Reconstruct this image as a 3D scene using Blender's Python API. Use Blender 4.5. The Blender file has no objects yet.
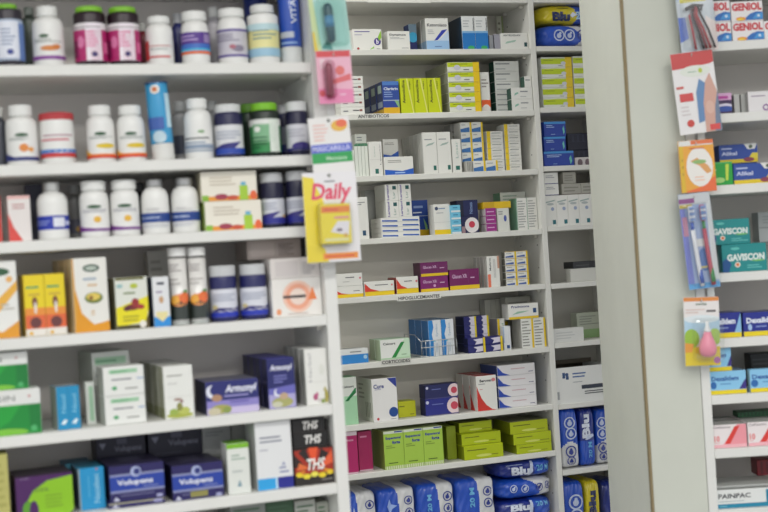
import bpy, bmesh, math, random
from mathutils import Matrix, Vector
from mathutils.geometry import tessellate_polygon
random.seed(7)
C = bpy.context.scene.collection
FPX = 1300.0
# ------------------------------------------------------------ camera
YAW = math.atan(1300/3716.0); ROLL = math.atan(.062)
CAM = Vector((0, 0, 1.5))
RC = (Matrix.Rotation(-YAW, 3, 'Z') @ Matrix.Rotation(math.pi/2, 3, 'X') @ Matrix.Rotation(-ROLL, 3, 'Z'))
cd = bpy.data.cameras.new('camera'); cam = bpy.data.objects.new('camera', cd); C.objects.link(cam)
cam.matrix_world = Matrix.Translation(CAM) @ RC.to_4x4()
cd.sensor_width = 36; cd.lens = FPX/768*36; cd.clip_start = .05; cd.clip_end = 100
cd.dof.use_dof = True; cd.dof.focus_distance = 3.46; cd.dof.aperture_fstop = 3.3
bpy.context.scene.camera = cam
def ray(x, y):
    return RC @ Vector(((x-384)/FPX, (256-y)/FPX, -1))
class Frame:                                   # u along the wall, w back from the front plane, v up
    def __init__(s, ox, oy, yaw):
        s.o = Vector((ox, oy, 0)); s.yaw = yaw
        s.U = Vector((math.cos(yaw), math.sin(yaw), 0)); s.W = Vector((-math.sin(yaw), math.cos(yaw), 0))
    def hit(s, w, x, y):
        d = ray(x, y); n = s.W
        t = ((s.o + n*w - CAM).dot(n))/d.dot(n)
        p = CAM + d*t - s.o
        return p.dot(s.U), p.z
    def pt(s, u, w, v): return s.o + s.U*u + s.W*w + Vector((0, 0, v))
    def proj(s, u, w, v):
        q = RC.transposed() @ (s.pt(u, w, v) - CAM)
        return 384 + FPX*q.x/-q.z, 256 - FPX*q.y/-q.z
L = Frame(0, 2.30, 0); M = Frame(0, 3.30, 0)
fw = RC @ Vector((0, 0, -1)); fw = Vector((fw.x, fw.y, 0)).normalized()
R = Frame(fw.x*2.72, fw.y*2.72, -YAW)
# ------------------------------------------------------------ materials
def lin(h):
    h = h.lstrip('#'); c = [int(h[i:i+2], 16)/255 for i in (0, 2, 4)]
    return [x/12.92 if x <= .04045 else ((x+.055)/1.055)**2.4 for x in c] + [1]
MC = {}
def mat(h, rough=.42, key='card'):
    k = (h, rough, key)
    if k in MC: return MC[k]
    m = bpy.data.materials.new('%s_%s' % (key, h.strip('#'))); m.use_nodes = True
    nt = m.node_tree; b = nt.nodes['Principled BSDF']
    b.inputs['Base Color'].default_value = lin(h); b.inputs['Roughness'].default_value = rough
    if key in ('melamine', 'plaster', 'cardboard'):
        tc = nt.nodes.new('ShaderNodeTexCoord'); n = nt.nodes.new('ShaderNodeTexNoise'); n.inputs['Scale'].default_value = 9
        n.inputs['Detail'].default_value = 6
        nt.links.new(tc.outputs['Object'], n.inputs['Vector'])
        mx = nt.nodes.new('ShaderNodeMix'); mx.data_type = 'RGBA'
        a = lin(h); mx.inputs[6].default_value = [c*.93 for c in a[:3]]+[1]; mx.inputs[7].default_value = [min(1, c*1.05) for c in a[:3]]+[1]
        nt.links.new(n.outputs['Fac'], mx.inputs[0]); nt.links.new(mx.outputs[2], b.inputs['Base Color'])
    else:
        n = nt.nodes.new('ShaderNodeTexNoise'); n.inputs['Scale'].default_value = 40
        mr = nt.nodes.new('ShaderNodeMapRange'); mr.inputs[3].default_value = max(.05, rough-.06); mr.inputs[4].default_value = rough+.06
        nt.links.new(n.outputs['Fac'], mr.inputs[0]); nt.links.new(mr.outputs[0], b.inputs['Roughness'])
    if key == 'metal': b.inputs['Metallic'].default_value = 1
    if key == 'film':
        b.inputs['Coat Weight'].default_value = .6; b.inputs['Coat Roughness'].default_value = .12
    if key == 'clear':
        nt.nodes.remove(b); o = nt.nodes['Material Output']
        tr = nt.nodes.new('ShaderNodeBsdfTransparent'); gl = nt.nodes.new('ShaderNodeBsdfGlossy'); gl.inputs['Roughness'].default_value = .12
        tr.inputs[0].default_value = lin(h); mx = nt.nodes.new('ShaderNodeMixShader'); mx.inputs[0].default_value = .07
        nt.links.new(tr.outputs[0], mx.inputs[1]); nt.links.new(gl.outputs[0], mx.inputs[2]); nt.links.new(mx.outputs[0], o.inputs[0])
    MC[k] = m; return m
# ------------------------------------------------------------ mesh helper
class MB:
    def __init__(s): s.bm = bmesh.new(); s.mats = []
    def mi(s, m):
        if isinstance(m, str): m = mat(m)
        if m not in s.mats: s.mats.append(m)
        return s.mats.index(m)
    def face(s, pts, m, smooth=False):
        vs = [s.bm.verts.new(p) for p in pts]
        try: f = s.bm.faces.new(vs)
        except ValueError: return
        f.material_index = s.mi(m); f.smooth = smooth; return f
    def box(s, x0, x1, y0, y1, z0, z1, m, bev=0, ms=None):
        v = [s.bm.verts.new(p) for p in ((x0,y0,z0),(x1,y0,z0),(x1,y1,z0),(x0,y1,z0),(x0,y0,z1),(x1,y0,z1),(x1,y1,z1),(x0,y1,z1))]
        i = s.mi(m); fs = []
        for k, q in (('bottom', (3,2,1,0)), ('top', (4,5,6,7)), ('front', (0,1,5,4)), ('right', (1,2,6,5)), ('back', (2,3,7,6)), ('left', (3,0,4,7))):
            f = s.bm.faces.new([v[j] for j in q]); f.material_index = s.mi(ms[k]) if ms and k in ms else i; fs.append(f)
        if bev:
            es = list({e for f in fs for e in f.edges})
            bmesh.ops.bevel(s.bm, geom=es, offset=bev, segments=1, affect='EDGES', profile=.5)
    def lathe(s, prof, m, cx=0, cy=0, seg=40, ribs=0, smooth=True):
        rings = []
        for (r, z) in prof:
            row = []
            for k in range(seg):
                a = 2*math.pi*k/seg
                rr = r*(1 + (ribs if k % 2 else 0)) if 0 < r else 0
                row.append(s.bm.verts.new((cx + rr*math.sin(a), cy - rr*math.cos(a), z)))
            rings.append(row)
        i = s.mi(m)
        for a, b in zip(rings, rings[1:]):
            for k in range(seg):
                f = s.bm.faces.new((a[k], a[(k+1) % seg], b[(k+1) % seg], b[k])); f.material_index = i; f.smooth = smooth
        for ring, flip in ((rings[0], True), (rings[-1], False)):
            f = s.bm.faces.new(ring[::-1] if flip else ring); f.material_index = i
    def tube(s, pts, r, m, seg=8):
        pts = [Vector(p) for p in pts]; rings = []
        for k, p in enumerate(pts):
            d = (pts[min(k+1, len(pts)-1)] - pts[max(k-1, 0)]).normalized()
            up = Vector((0, 0, 1)) if abs(d.z) < .9 else Vector((1, 0, 0))
            a = d.cross(up).normalized(); b = d.cross(a)
            rings.append([s.bm.verts.new(p + a*r*math.cos(t*2*math.pi/seg) + b*r*math.sin(t*2*math.pi/seg)) for t in range(seg)])
        i = s.mi(m)
        for a, b in zip(rings, rings[1:]):
            for k in range(seg):
                f = s.bm.faces.new((a[k], a[(k+1) % seg], b[(k+1) % seg], b[k])); f.material_index = i; f.smooth = True
        for ring in (rings[0][::-1], rings[-1]): s.bm.faces.new(ring).material_index = i
    def build(s, name, parent=None, recalc=False):
        if recalc: bmesh.ops.recalc_face_normals(s.bm, faces=s.bm.faces[:])
        me = bpy.data.meshes.new(name); s.bm.to_mesh(me); s.bm.free()
        for m in s.mats: me.materials.append(m)
        o = bpy.data.objects.new(name, me); C.objects.link(o)
        if parent: o.parent = parent
        return o
def empty(name, loc, rz=0):
    o = bpy.data.objects.new(name, None); C.objects.link(o); o.empty_display_size = .02
    o.location = loc; o.rotation_euler = (0, 0, rz); return o
def tag(o, label=None, cat=None, group=None, kind=None):
    for k, v in (('label', label), ('category', cat), ('group', group), ('kind', kind)):
        if v: o[k] = v
    return o
TX = {}
def text_geo(t, bold=.02):
    k = (t, bold)
    if k in TX: return TX[k]
    cu = bpy.data.curves.new('lettering', 'FONT'); cu.body = t; cu.resolution_u = 2; cu.offset = bold; cu.fill_mode = 'FRONT'
    o = bpy.data.objects.new('lettering', cu); C.objects.link(o)
    bpy.context.view_layer.update()
    me = bpy.data.meshes.new_from_object(o.evaluated_get(bpy.context.evaluated_depsgraph_get()))
    vs = [tuple(v.co) for v in me.vertices]; fs = [tuple(p.vertices) for p in me.polygons]
    bpy.data.objects.remove(o); bpy.data.curves.remove(cu); bpy.data.meshes.remove(me)
    xs = [v[0] for v in vs]; ys = [v[1] for v in vs]
    x0, x1, y0, y1 = min(xs), max(xs), min(ys), max(ys)
    TX[k] = ([((v[0]-x0)/(x1-x0), (v[1]-y0)/(y1-y0)) for v in vs], fs); return TX[k]
def decals(mb, W, H, spec, mp, sub=1, key='card', rough=.42, off0=.0003):
    """printed graphics laid on a face; a,b run 0..1 across and up the face; mp maps metres to 3-D"""
    off = off0 + (.0004 if sub > 1 else 0)
    mp_ = mp
    def mp(x, y, o): return mp_(min(max(x, W*.004), W*.996), min(max(y, H*.004), H*.996), o)
    def mm(c): return mat(c, rough, key) if isinstance(c, str) else c
    def poly(pts, c):
        if sub <= 1:
            mb.face([mp(a, b, off) for a, b in pts], mm(c)); return
        V2 = [Vector((a, b, 0)) for a, b in pts]
        tr = [[V2[i] for i in t] for t in tessellate_polygon([V2])]
        for _ in range(2):
            nt = []
            for a, b, c_ in tr:
                ab, bc, ca = (a+b)/2, (b+c_)/2, (c_+a)/2; nt += [[a, ab, ca], [ab, b, bc], [ca, bc, c_], [ab, bc, ca]]
            tr = nt
        for t in tr:
            if (t[1]-t[0]).cross(t[2]-t[0]).z < 0: t = t[::-1]
            mb.face([mp(v.x, v.y, off) for v in t], mm(c), True)
    for d in spec:
        k = d[0]; off += .00006
        if k == 'r':
            _, a0, b0, a1, b1, c = d; n = max(1, int(sub*(a1-a0)*12)) if sub > 1 else 1; nz = max(1, int(sub*(b1-b0)*6)) if sub > 1 else 1
            for i in range(n):
                for j in range(nz):
                    p, q = a0+(a1-a0)*i/n, a0+(a1-a0)*(i+1)/n; s, t = b0+(b1-b0)*j/nz, b0+(b1-b0)*(j+1)/nz
                    mb.face([mp(x*W, y*H, off) for x, y in ((p,s),(q,s),(q,t),(p,t))], mm(c), sub > 1)
        elif k == 'p':
            poly([(a*W, b*H) for a, b in d[1]], d[2])
        elif k in ('c', 'e'):
            if k == 'c': _, a, b, r, c = d; rx = ry = r*H
            else: _, a, b, ra, rb, c = d; rx, ry = ra*W, rb*H
            poly([(a*W+rx*math.cos(t*math.pi/9), b*H+ry*math.sin(t*math.pi/9)) for t in range(18)], c)
        elif k == 'o':
            _, a, b, r, th, c = d
            for t in range(18):
                q = []
                for rr, tt in ((r, t), (r, t+1), (r-th, t+1), (r-th, t)):
                    q.append(mp(a*W+rr*H*math.cos(tt*math.pi/9), b*H+rr*H*math.sin(tt*math.pi/9), off))
                mb.face(q[::-1], mm(c))
        elif k in ('t', 'v', 'i'):                     # text, vertical text (reading upward), italic
            _, s, a, b, w, h, c = d[:7]
            if k == 'v': w, h = h, w
            vs, fs = text_geo(s, d[7] if len(d) > 7 else .02)
            for f in fs:
                q = []
                for j in f:
                    x, y = vs[j][0]-.5, vs[j][1]-.5
                    if k == 'v': x, y = -y, x
                    if k == 'i': x += y*.16*h*H/(w*W)
                    q.append(((a+x*w)*W, (b+y*h)*H))
                if sub > 1: poly(q, c)
                else: mb.face([mp(x, y, off) for x, y in q], mm(c))
        elif k == 'g':                                 # rows of fine print too small to read
            _, a0, b0, a1, b1, n, c = d; rnd = random.Random(int((a0*31+b0*17+W*999)*1e4))
            st = (b1-b0)/n
            for i in range(n):
                y = b0 + st*(i+.25); e = a0+(a1-a0)*rnd.uniform(.55, 1)
                m_ = 8 if sub > 1 else 1
                for q in range(m_):
                    p0 = a0+(e-a0)*q/m_; p1 = a0+(e-a0)*(q+1)/m_
                    mb.face([mp(x*W, z*H, off) for x, z in ((p0,y),(p1,y),(p1,y+st*.4),(p0,y+st*.4))], mm(c))
        elif k == 'G':                                 # vertical fine print
            _, a0, b0, a1, b1, n, c = d; st = (a1-a0)/n
            for i in range(n):
                x = a0+st*(i+.25)
                mb.face([mp(u*W, z*H, off) for u, z in ((x,b0),(x+st*.4,b0),(x+st*.4,b1),(x,b1))], mm(c))
# ------------------------------------------------------------ boxes
ORD = ['front', 'second back', 'third back', 'fourth back', 'fifth back', 'sixth back', 'seventh back', 'eighth back']
def nth(i, n, words):
    if n == 1: return ''
    if n == 2: return words[0] if i == 0 else words[-1]
    if n == 3: return (words[0], words[1], words[-1])[i]
    o = ['', 'second', 'third', 'fourth', 'fifth', 'sixth', 'seventh', 'eighth']
    if i == 0: return words[0]
    if i == n-1: return words[-1]
    return o[i]+' '+words[2]
REC = []
def G(F, base, x0, x1, yt, desc, col='#e8e8e4', dec=(), nx=1, ny=1, nz=1, side=None, d=.05, w=.012, yb=None, scol=None, tcol=None,
      sdec=(), tdec=(), rot=0, group=None, name='medicine_box', cat='box', gx=.0006, rough=.42, key='card', alt=None):
    """a block of nx columns, nz storeys and ny boxes deep; base is the height it stands on"""
    if yb is None:
        yb = F.proj(F.hit(w, (x0+x1)/2, yt)[0], w, base)[1]
    ym = (yt+yb)/2
    u0 = F.hit(w, x0, ym)[0]; u1 = F.hit(w, x1, ym)[0]; vt = F.hit(w, (x0+x1)/2, yt)[1]
    vb = base
    lo_, hi_ = F.lim[1] if (len(F.lim) > 1 and x0 > 540.5) else F.lim[0]
    u0 = max(u0, lo_+.0008); u1 = min(u1, hi_-.0012)
    if side is not None:                                # depth read from where the far left edge shows
        lo, hi = .005, .6
        for _ in range(40):
            mid = (lo+hi)/2
            px = F.proj(u0, w+mid, (vt+vb)/2)[0]
            if px > side: lo = mid
            else: hi = mid
        D = lo
        D = min(D, F.depth-.01-w)
    else: D = d*ny
    D = min(D, F.depth-.012-w-abs(math.sin(rot))*(u1-u0))
    W = (u1-u0)/nx - gx; H = (vt-vb)/nz; dd = D/ny-(.0032 if ny > 1 else .0008)
    mb = MB()
    ms = {}
    if scol: ms['left'] = mat(scol, rough, key); ms['right'] = ms['left']
    if tcol: ms['top'] = mat(tcol, rough, key)
    hh = H-.0004
    mb.box(-W/2, W/2, -dd/2, dd/2, 0, hh, mat(col, rough, key), bev=.0006, ms=ms)
    decals(mb, W, hh, dec, lambda s, t, o: (s-W/2, -dd/2-o, t), key=key, rough=rough)
    if sdec: decals(mb, dd, hh, sdec, lambda s, t, o: (-W/2-o, dd/2-s, t), key=key, rough=rough, off0=.00005)
    if tdec: decals(mb, W, dd, tdec, lambda s, t, o: (s-W/2, -dd/2+t, hh+o), key=key, rough=rough, off0=.00005)
    first = mb.build(name); out = []
    for k in range(nz):
        for i in range(nx):
            for j in range(ny):
                o = first if not out else first.copy()
                if out: C.objects.link(o)
                ax, ay = (u1-u0)/nx*(i+.5)-(u1-u0)/2, D/ny*(j+.5); cr, sr = math.cos(rot), math.sin(rot)
                wp = w+abs(sr)*(u1-u0)/2
                o.location = F.pt((u0+u1)/2+ax*cr-ay*sr, wp+ax*sr+ay*cr, vb+H*k+.0002)
                o.rotation_euler = (0, 0, F.yaw+rot)
                q = [desc]
                if nx > 1: q.append(nth(i, nx, ('leftmost', 'middle', 'from left', 'rightmost')) if nx > 2 else ('left', 'right')[i])
                if nz > 1: q.append(nth(nz-1-k, nz, ('topmost', 'middle', 'from top', 'bottommost')) if nz > 2 else ('lower', 'upper')[k])
                if ny > 1: q.append(ORD[j])
                tag(o, ', '.join(q) if len(q) > 1 else desc, cat, group or (desc.split(' with ')[0]+'s' if nx*ny*nz > 1 else None))
                out.append(o)
    bpy_top = vb+H*nz
    REC.append((desc, len(out)))
    return bpy_top
# ------------------------------------------------------------ bottles
def BT(F, base, bx0, bx1, cx0, cx1, yct, ycb, ysh, label, body='#e9e9e6', cap='#e6e7e4', lab=None, lb=(.08, .78), dec=(), w=.02,
       silver=False, name='vitamin_bottle', cat='bottle', group=None, rough=.35, wide=False, tilt=0, foot=None):
    xm = (bx0+bx1)/2; ub, _ = F.hit(w, xm, ysh)
    r = (F.hit(w, bx1, ysh)[0]-F.hit(w, bx0, ysh)[0])/2*.95
    wc = w+r; uc = F.hit(wc, xm, ysh+15)[0]
    zt = F.hit(w+r*.1, (cx0+cx1)/2, yct+.6)[1]-base; zc = F.hit(wc, (cx0+cx1)/2, ycb)[1]-base; zs = F.hit(wc, xm, ysh)[1]-base
    rc = (F.hit(wc, cx1, yct)[0]-F.hit(wc, cx0, yct)[0])/2
    uc = min(uc, F.lim[0][1]-r-.0016)
    p = F.pt(uc, wc, base+.0003)
    face = math.atan2(CAM.x-p.x, -(CAM.y-p.y))
    root = empty(name, p, face); tag(root, label, cat, group)
    mb = MB(); bm_ = mat(body, rough, 'plastic'); zs = min(zs, zc-.004)
    prof = [(r*.9, 0), (r*.97, .0012), (r, .004)]
    n = 6
    if wide: prof += [(r, zc-.006), (r*.97, zc-.002), (rc*.96, zc)]
    else:
        zq = zs-(zc-zs)*.3
        prof.append((r, zq))
        rn = rc*.88
        for k in range(1, n+1):
            t = k/n*math.pi/2
            prof.append((rn+(r-rn)*math.cos(t), zq+(zc-.003-zq)*math.sin(t)))
    prof.append((rc*.8, zc+.004))
    mb.lathe(prof, bm_); mb.build('body', root)
    zr = prof[3][1] if not wide else zc-.008
    mb = MB(); cm = mat(cap, .3 if not silver else .35, 'plastic' if not silver else 'metal')
    mb.lathe([(rc*.97, zc), (rc, zc+.001), (rc, zt-.0025), (rc*.96, zt-.0008), (rc*.85, zt)], cm, seg=72, ribs=-.02, smooth=False); mb.build('cap', root)
    if lab or dec:
        lab = lab or body
        z0 = .006+(zr-.006)*lb[0]; z1 = .006+(zr-.006)*lb[1]; R0 = r+.0003
        mb = MB(); lm = mat(lab, .4, 'label'); seg = 40
        for k in range(seg):
            a, b = 2*math.pi*k/seg, 2*math.pi*(k+1)/seg
            mb.face([(R0*math.sin(t), -R0*math.cos(t), z) for t, z in ((a, z0), (b, z0), (b, z1), (a, z1))], lm, True)
        bmesh.ops.remove_doubles(mb.bm, verts=mb.bm.verts[:], dist=1e-6)
        W = R0*math.pi; H = z1-z0
        def mp(s, t, o):
            a = (s/W-.5)*math.pi*1.12; q = R0+.0002+o
            return (q*math.sin(a), -q*math.cos(a), z0+t)
        decals(mb, W, H, dec, mp, sub=2, key='label', rough=.4)
        mb.build('label', root)
    if tilt: root.rotation_euler = (0, tilt, face); root.location.z += .001
    return root
# ------------------------------------------------------------ shelving
def unit(F, us, ue, v0, v1, shelves, depth, name, label, lip, col, backcol, up_w, holes=True, left_up=True):
    """open shelving: uprights, back panel and boards between us and ue"""
    F.depth = depth
    root = empty(name, F.pt((us+ue)/2, 0, v0), F.yaw); tag(root, label, 'shelving unit')
    W = ue-us; white = mat(col, .5, 'melamine'); bk = mat(backcol, .55, 'melamine')
    z = lambda v: v-v0
    for sx, on in ((-1, left_up), (1, True)):
        if not on: continue
        mb = MB(); xa = sx*W/2; xb = xa+sx*up_w
        mb.box(min(xa, xb), max(xa, xb), 0, depth, 0, v1-v0, white, bev=.001)
        if holes:
            hm = mat('#4a4843', .6, 'hole'); n = int((v1-v0)/.064)
            for yy in (.035, depth-.045):
                for k in range(n):
                    zc = .03+k*.064; xx = xa-sx*.0004
                    mb.face([(xx, yy+.0024*math.cos(t*math.pi/5), zc+.0024*math.sin(t*math.pi/5)) for t in range(10)][::sx], hm)
        mb.build('upright', root)
    mb = MB(); mb.box(-W/2, W/2, depth-.005, depth, 0, v1-v0, bk); mb.build('back_panel', root)
    for v in shelves:
        mb = MB(); mb.box(-W/2+.0003, W/2-.0003, .0, depth-.0055, z(v)-lip, z(v), white, bev=.0012); mb.build('shelf', root)
        if abs(v-1.5) < 1.2:
            for yy in (.035, depth-.045):
                mb = MB(); mb.box(W/2-.011, W/2-.0004, yy-.005, yy+.005, z(v)-lip-.009, z(v)-lip-.0002, mat('#d5d3cc', .4, 'plastic'), bev=.0015)
                mb.build('shelf_support', root)
    return root
# ------------------------------------------------------------ the shelving units
L.depth = .24; M.depth = .19; R.depth = .24
def sv(F, x, ys): return [F.hit(0, x, y)[1] for y in ys]
LV = sv(L, 165, [-36, 63.5, 159.5, 233.5, 327, 421, 504, 592]); 
MV = sv(M, 450, [-14, 49, 112, 172.5, 234, 290.5, 355.5, 415, 463, 533])
NV = sv(M, 565, [46, 107, 165.5, 225.5, 283, 342.5, 404, 470.5, 545])
RV = sv(R, 740, [-22, 40.5, 112.5, 184, 272, 337.5, 394, 448, 509, 570])
lu1 = L.hit(0, 327, 320)[0]; luw = L.hit(0, 339, 320)[0]-lu1
lu0 = L.hit(0, -70, 256)[0]
unit(L, lu0, lu1, .55, 2.35, sorted(LV+[.62, 2.1]), .24, 'shelving_unit', 'white open shelving unit with vitamin bottles, nearest at left', .0195, '#e4e4e0', '#ece6e1', luw, holes=False)
mu1 = M.hit(0, 543.7, 256)[0]; muw = M.hit(0, 549, 256)[0]-mu1; mu0 = M.hit(0, 210, 256)[0]
unit(M, mu0, mu1, .45, 2.45, sorted(MV+[.5, 2.2]), .19, 'shelving_unit', 'white shelving unit full of medicine boxes, farther back in the middle', .0155, '#e2e2dc', '#e0dcd2', muw)
nu0 = mu1+muw+.0005; nu1 = nu0+(M.hit(0, 612, 256)[0]-M.hit(0, 549, 256)[0])+.03
unit(M, nu0, nu1, .45, 2.45, sorted(NV+[.5, 2.2]), .19, 'shelving_unit', 'narrow white shelving bay beside the grey column', .0145, '#e2e2dc', '#cfccc4', muw, holes=False, left_up=False)
ru0 = R.hit(0, 705.8, 306)[0]; rup = ru0-R.hit(0, 696.3, 306)[0]; ru1 = R.hit(0, 860, 256)[0]
unit(R, ru0, ru1, .45, 2.45, sorted(RV+[.5, 2.2]), .24, 'shelving_unit', 'white shelving unit at the right edge holding pain remedies', .0195, '#e4e4e0', '#e4dfda', rup-.0005, holes=False)
L.lim = [(lu0, lu1)]; M.lim = [(mu0, mu1), (nu0, nu1)]; R.lim = [(ru0, ru1)]
# column: a side panel going back and a front filler panel with a brown edge between them
cx = R.hit(0, 637.3, 256)[0]; cr = ru0-rup
lo, hi = .1, 1.2
for _ in range(40):
    m_ = (lo+hi)/2
    if R.proj(cx, m_, 1.5)[0] > 594: lo = m_
    else: hi = m_
cdp = min(lo, .8)
root = empty('column_panel', R.pt((cx+cr)/2, 0, 0), R.yaw); tag(root, 'tall grey column with a brown seam between its two plain panels', 'column')
W = cr-cx
mb = MB(); mb.box(-W/2+.0035, W/2-.0008, 0, .018, 0, 2.75, mat('#cdd0c5', .55, 'melamine')); mb.build('front_panel', root)
mb = MB(); mb.box(-W/2, -W/2+.018, .0185, cdp, 0, 2.75, mat('#dcdfd6', .55, 'melamine')); mb.build('side_panel', root)
mb = MB(); mb.box(-W/2-.0012, -W/2+.003, -.0012, .018, 0, 2.75, mat('#8f7f5e', .6, 'wood')); mb.build('edge_strip', root)
# ------------------------------------------------------------ room shell
def struct(name, x0, x1, y0, y1, z0, z1, c):
    mb = MB(); mb.box(x0, x1, y0, y1, z0, z1, mat(c, .8, 'plaster')); o = mb.build(name); o['kind'] = 'structure'; return o
struct('floor', -3, 4, -2.5, 3.5, -.05, -.0005, '#7c7972')
struct('wall_back', -3, 4, 3.5, 3.6, 0, 2.9, '#cfccc4')
struct('ceiling', -3, 4, -2.5, 3.5, 2.9, 2.95, '#efeeea')
# plinths carry the units
for F, a, b, dp, nm in ((L, lu0-luw, lu1+luw, .24, 'unit plinth under the near shelves'), (M, mu0-muw, nu1+muw, .19, 'unit plinth under the middle shelves'), (R, ru0, ru1, .24, 'unit plinth under the right shelves')):
    o = MB(); o.box(a, b, .01, dp-.01, 0, (.549 if F is L else .449), mat('#d9d9d4', .5, 'melamine')); p = o.build('plinth'); p.location = F.pt(0, 0, 0); p.rotation_euler = (0, 0, F.yaw)
    tag(p, 'white '+nm, 'plinth')
# ------------------------------------------------------------ NEAR UNIT, row 1
LEAF = ('e', .42, .86, .09, .06, '#2f5a38')
K1 = LV[1]
def two(s): return s
BT(L, K1, -8, 24, -3, 17, 2, 10, 15, 'dark bottle with bright green cap cut by the left frame edge, top shelf', body='#2a2530', cap='#7cbc28', lab='#a9b8cf', wide=True,
   lb=(.06, .86), dec=[('r', .3, .05, .7, .95, '#dfe3ee'), ('g', .36, .35, .64, .8, 5, '#7f8fae'), ('c', .52, .2, .07, '#2a3a8a'), ('r', .7, .0, 1, .9, '#5f7db8')])
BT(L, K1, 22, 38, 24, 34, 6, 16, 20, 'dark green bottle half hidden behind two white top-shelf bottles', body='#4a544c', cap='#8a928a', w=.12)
BT(L, K1, 31.5, 65, 35.5, 56, 4, 17.5, 24, 'white bottle with turmeric root picture and purple band, top shelf', dec=[LEAF, ('g', .2, .62, .8, .78, 2, '#9aa09a'),
   ('e', .52, .42, .17, .09, '#d98a4a'), ('e', .64, .47, .08, .09, '#cf7a35'), ('r', 0, .02, 1, .15, '#8a4a9a')])
MG = [('r', 0, .0, 1, .82, '#b0246a'), ('r', .42, 0, .7, 1, '#efe6ee'), ('e', .32, .5, .07, .16, '#d87aa8'), ('e', .8, .36, .06, .2, '#8a1c58'), ('r', .08, .1, .26, .55, '#7c1c50'), ('g', .4, .35, .64, .8, 5, '#e06aa0'), ('c', .56, .17, .07, '#3a2a6a'), ('r', .74, .2, .9, .5, '#d86a9c'), ('g', .08, .84, .9, .95, 1, '#b9b0b6')]
BT(L, K1, 73, 107, 74, 101, 4.5, 13.5, 17, 'pink-labelled dark bottle with green cap, left of the matching pair', body='#26141e', cap='#7fbf2a', lab='#e9e4e6', lb=(.04, .84), wide=True, dec=MG, group='pink bottles with green caps')
BT(L, K1, 106.5, 140, 107, 134, 5, 14, 17, 'pink-labelled dark bottle with green cap, right of the matching pair', body='#26141e', cap='#7fbf2a', lab='#e9e4e6', lb=(.04, .84), wide=True, dec=MG, group='pink bottles with green caps')
BT(L, K1, 138, 150, 140, 148, 22, 32, 38, 'dark red bottle peeking from behind the white red-striped one', body='#7a2832', cap='#a8a8a4', w=.12)
BT(L, K1, 145.5, 174, 148, 170, 14.5, 24.5, 32, 'white bottle with red label edge and red line, top shelf', dec=[('r', 0, 0, .26, .92, '#c43a3c'), ('g', .25, .6, .85, .72, 1, '#c98a86'), ('g', .22, .45, .9, .56, 1, '#9fa4a4'), ('r', .2, .1, .72, .18, '#d0484a')])
BT(L, K1, 172, 186, 175, 184, 12, 24, 33, 'dark blue bottle peeking from behind the purple-banded one', body='#2b2f6a', cap='#b6b8bc', w=.12)
PB = [('r', 0, .55, 1, 1, '#54308c'), ('r', 0, .38, 1, .56, '#3b6cc0'), ('r', 0, .29, 1, .38, '#3fb0d4'), ('r', 0, .18, 1, .29, '#e0683a'), ('g', .15, .65, .6, .92, 2, '#b59fd0'), ('r', .68, .6, .86, .92, '#9a86b8')]
BT(L, K1, 181, 210, 182, 206, 9.5, 22, 31, 'white bottle with purple, blue and orange bands, top shelf', dec=PB, lab='#e9e9e6', lb=(.1, .98))
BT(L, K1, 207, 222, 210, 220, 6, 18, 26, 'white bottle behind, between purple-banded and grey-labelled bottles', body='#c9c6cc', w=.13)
BT(L, K1, 217, 248, 217.5, 242.5, 6.5, 18.5, 28, 'white bottle with grey label edged by purple lines, top shelf', lab='#c9c6cf', lb=(.14, .98),
   dec=[('r', 0, 0, 1, .08, '#5c4a98'), ('r', 0, .92, 1, 1, '#5c4a98'), ('g', .15, .55, .8, .85, 3, '#8f8aa0'), ('e', .6, .3, .12, .12, '#8a8296'), ('e', .5, .36, .06, .08, '#b06a7a')])
BT(L, K1, 247, 279, 250, 272.5, 2.5, 14, 17, 'white tub with pale yellow and blue label, top shelf', cap='#dfe0de', lab='#e9e3a0', lb=(.1, .82), wide=False,
   dec=[('r', 0, 0, 1, .26, '#9cc4da'), ('g', .3, .5, .8, .85, 3, '#8fa8a0'), ('r', .0, .8, 1, 1, '#bcd8de')])
# canisters
def canister(F, base, x0, x1, yt, ysplit, label, cols, w=.02, dec=(), lowr=1.0, name='canister', cat='tube', top='#202a6a', lean=0):
    xm = (x0+x1)/2; r = (F.hit(w, x1, ysplit)[0]-F.hit(w, x0, ysplit)[0])/2; wc = w+r
    u = F.hit(wc, xm, (yt+ysplit)/2)[0]; zt = F.hit(wc, xm, yt)[1]-base; zs = F.hit(wc, xm, ysplit)[1]-base
    u = min(u, F.lim[0][1]-r-.0016)
    p = F.pt(u, wc, base+.0003); face = math.atan2(CAM.x-p.x, -(CAM.y-p.y))
    root = empty(name, p, face); tag(root, label, cat)
    mb = MB(); c = mat(cols[0], .3, 'film')
    mb.lathe([(r*.985, zs), (r, zs+.001), (r, zt-.002), (r*.985, zt)], c)
    W = r*math.pi; H = zt-zs
    def mp(s, t, o):
        a = (s/W-.5)*math.pi*1.1; q = r+.0002+o; return (q*math.sin(a), -q*math.cos(a), zs+t)
    decals(mb, W, H, dec, mp, sub=2, key='film', rough=.3)
    mb.build('body', root)
    mb = MB(); rr = r*lowr; mb.lathe([(rr*.97, 0), (rr, .002), (rr, zs-.003), (rr*.97, zs-.0005)], mat(cols[1], .35, 'plastic'), seg=60, ribs=-.015, smooth=False); mb.build('cap', root)
    if lean: root.rotation_euler = (0, lean, face); root.location.z += .0016
canister(L, K1, 244, 268, -3, 30, 'dark blue tin standing behind the tall blue canister', ('#2a3c8c', '#26357c'), w=.14)
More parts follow.
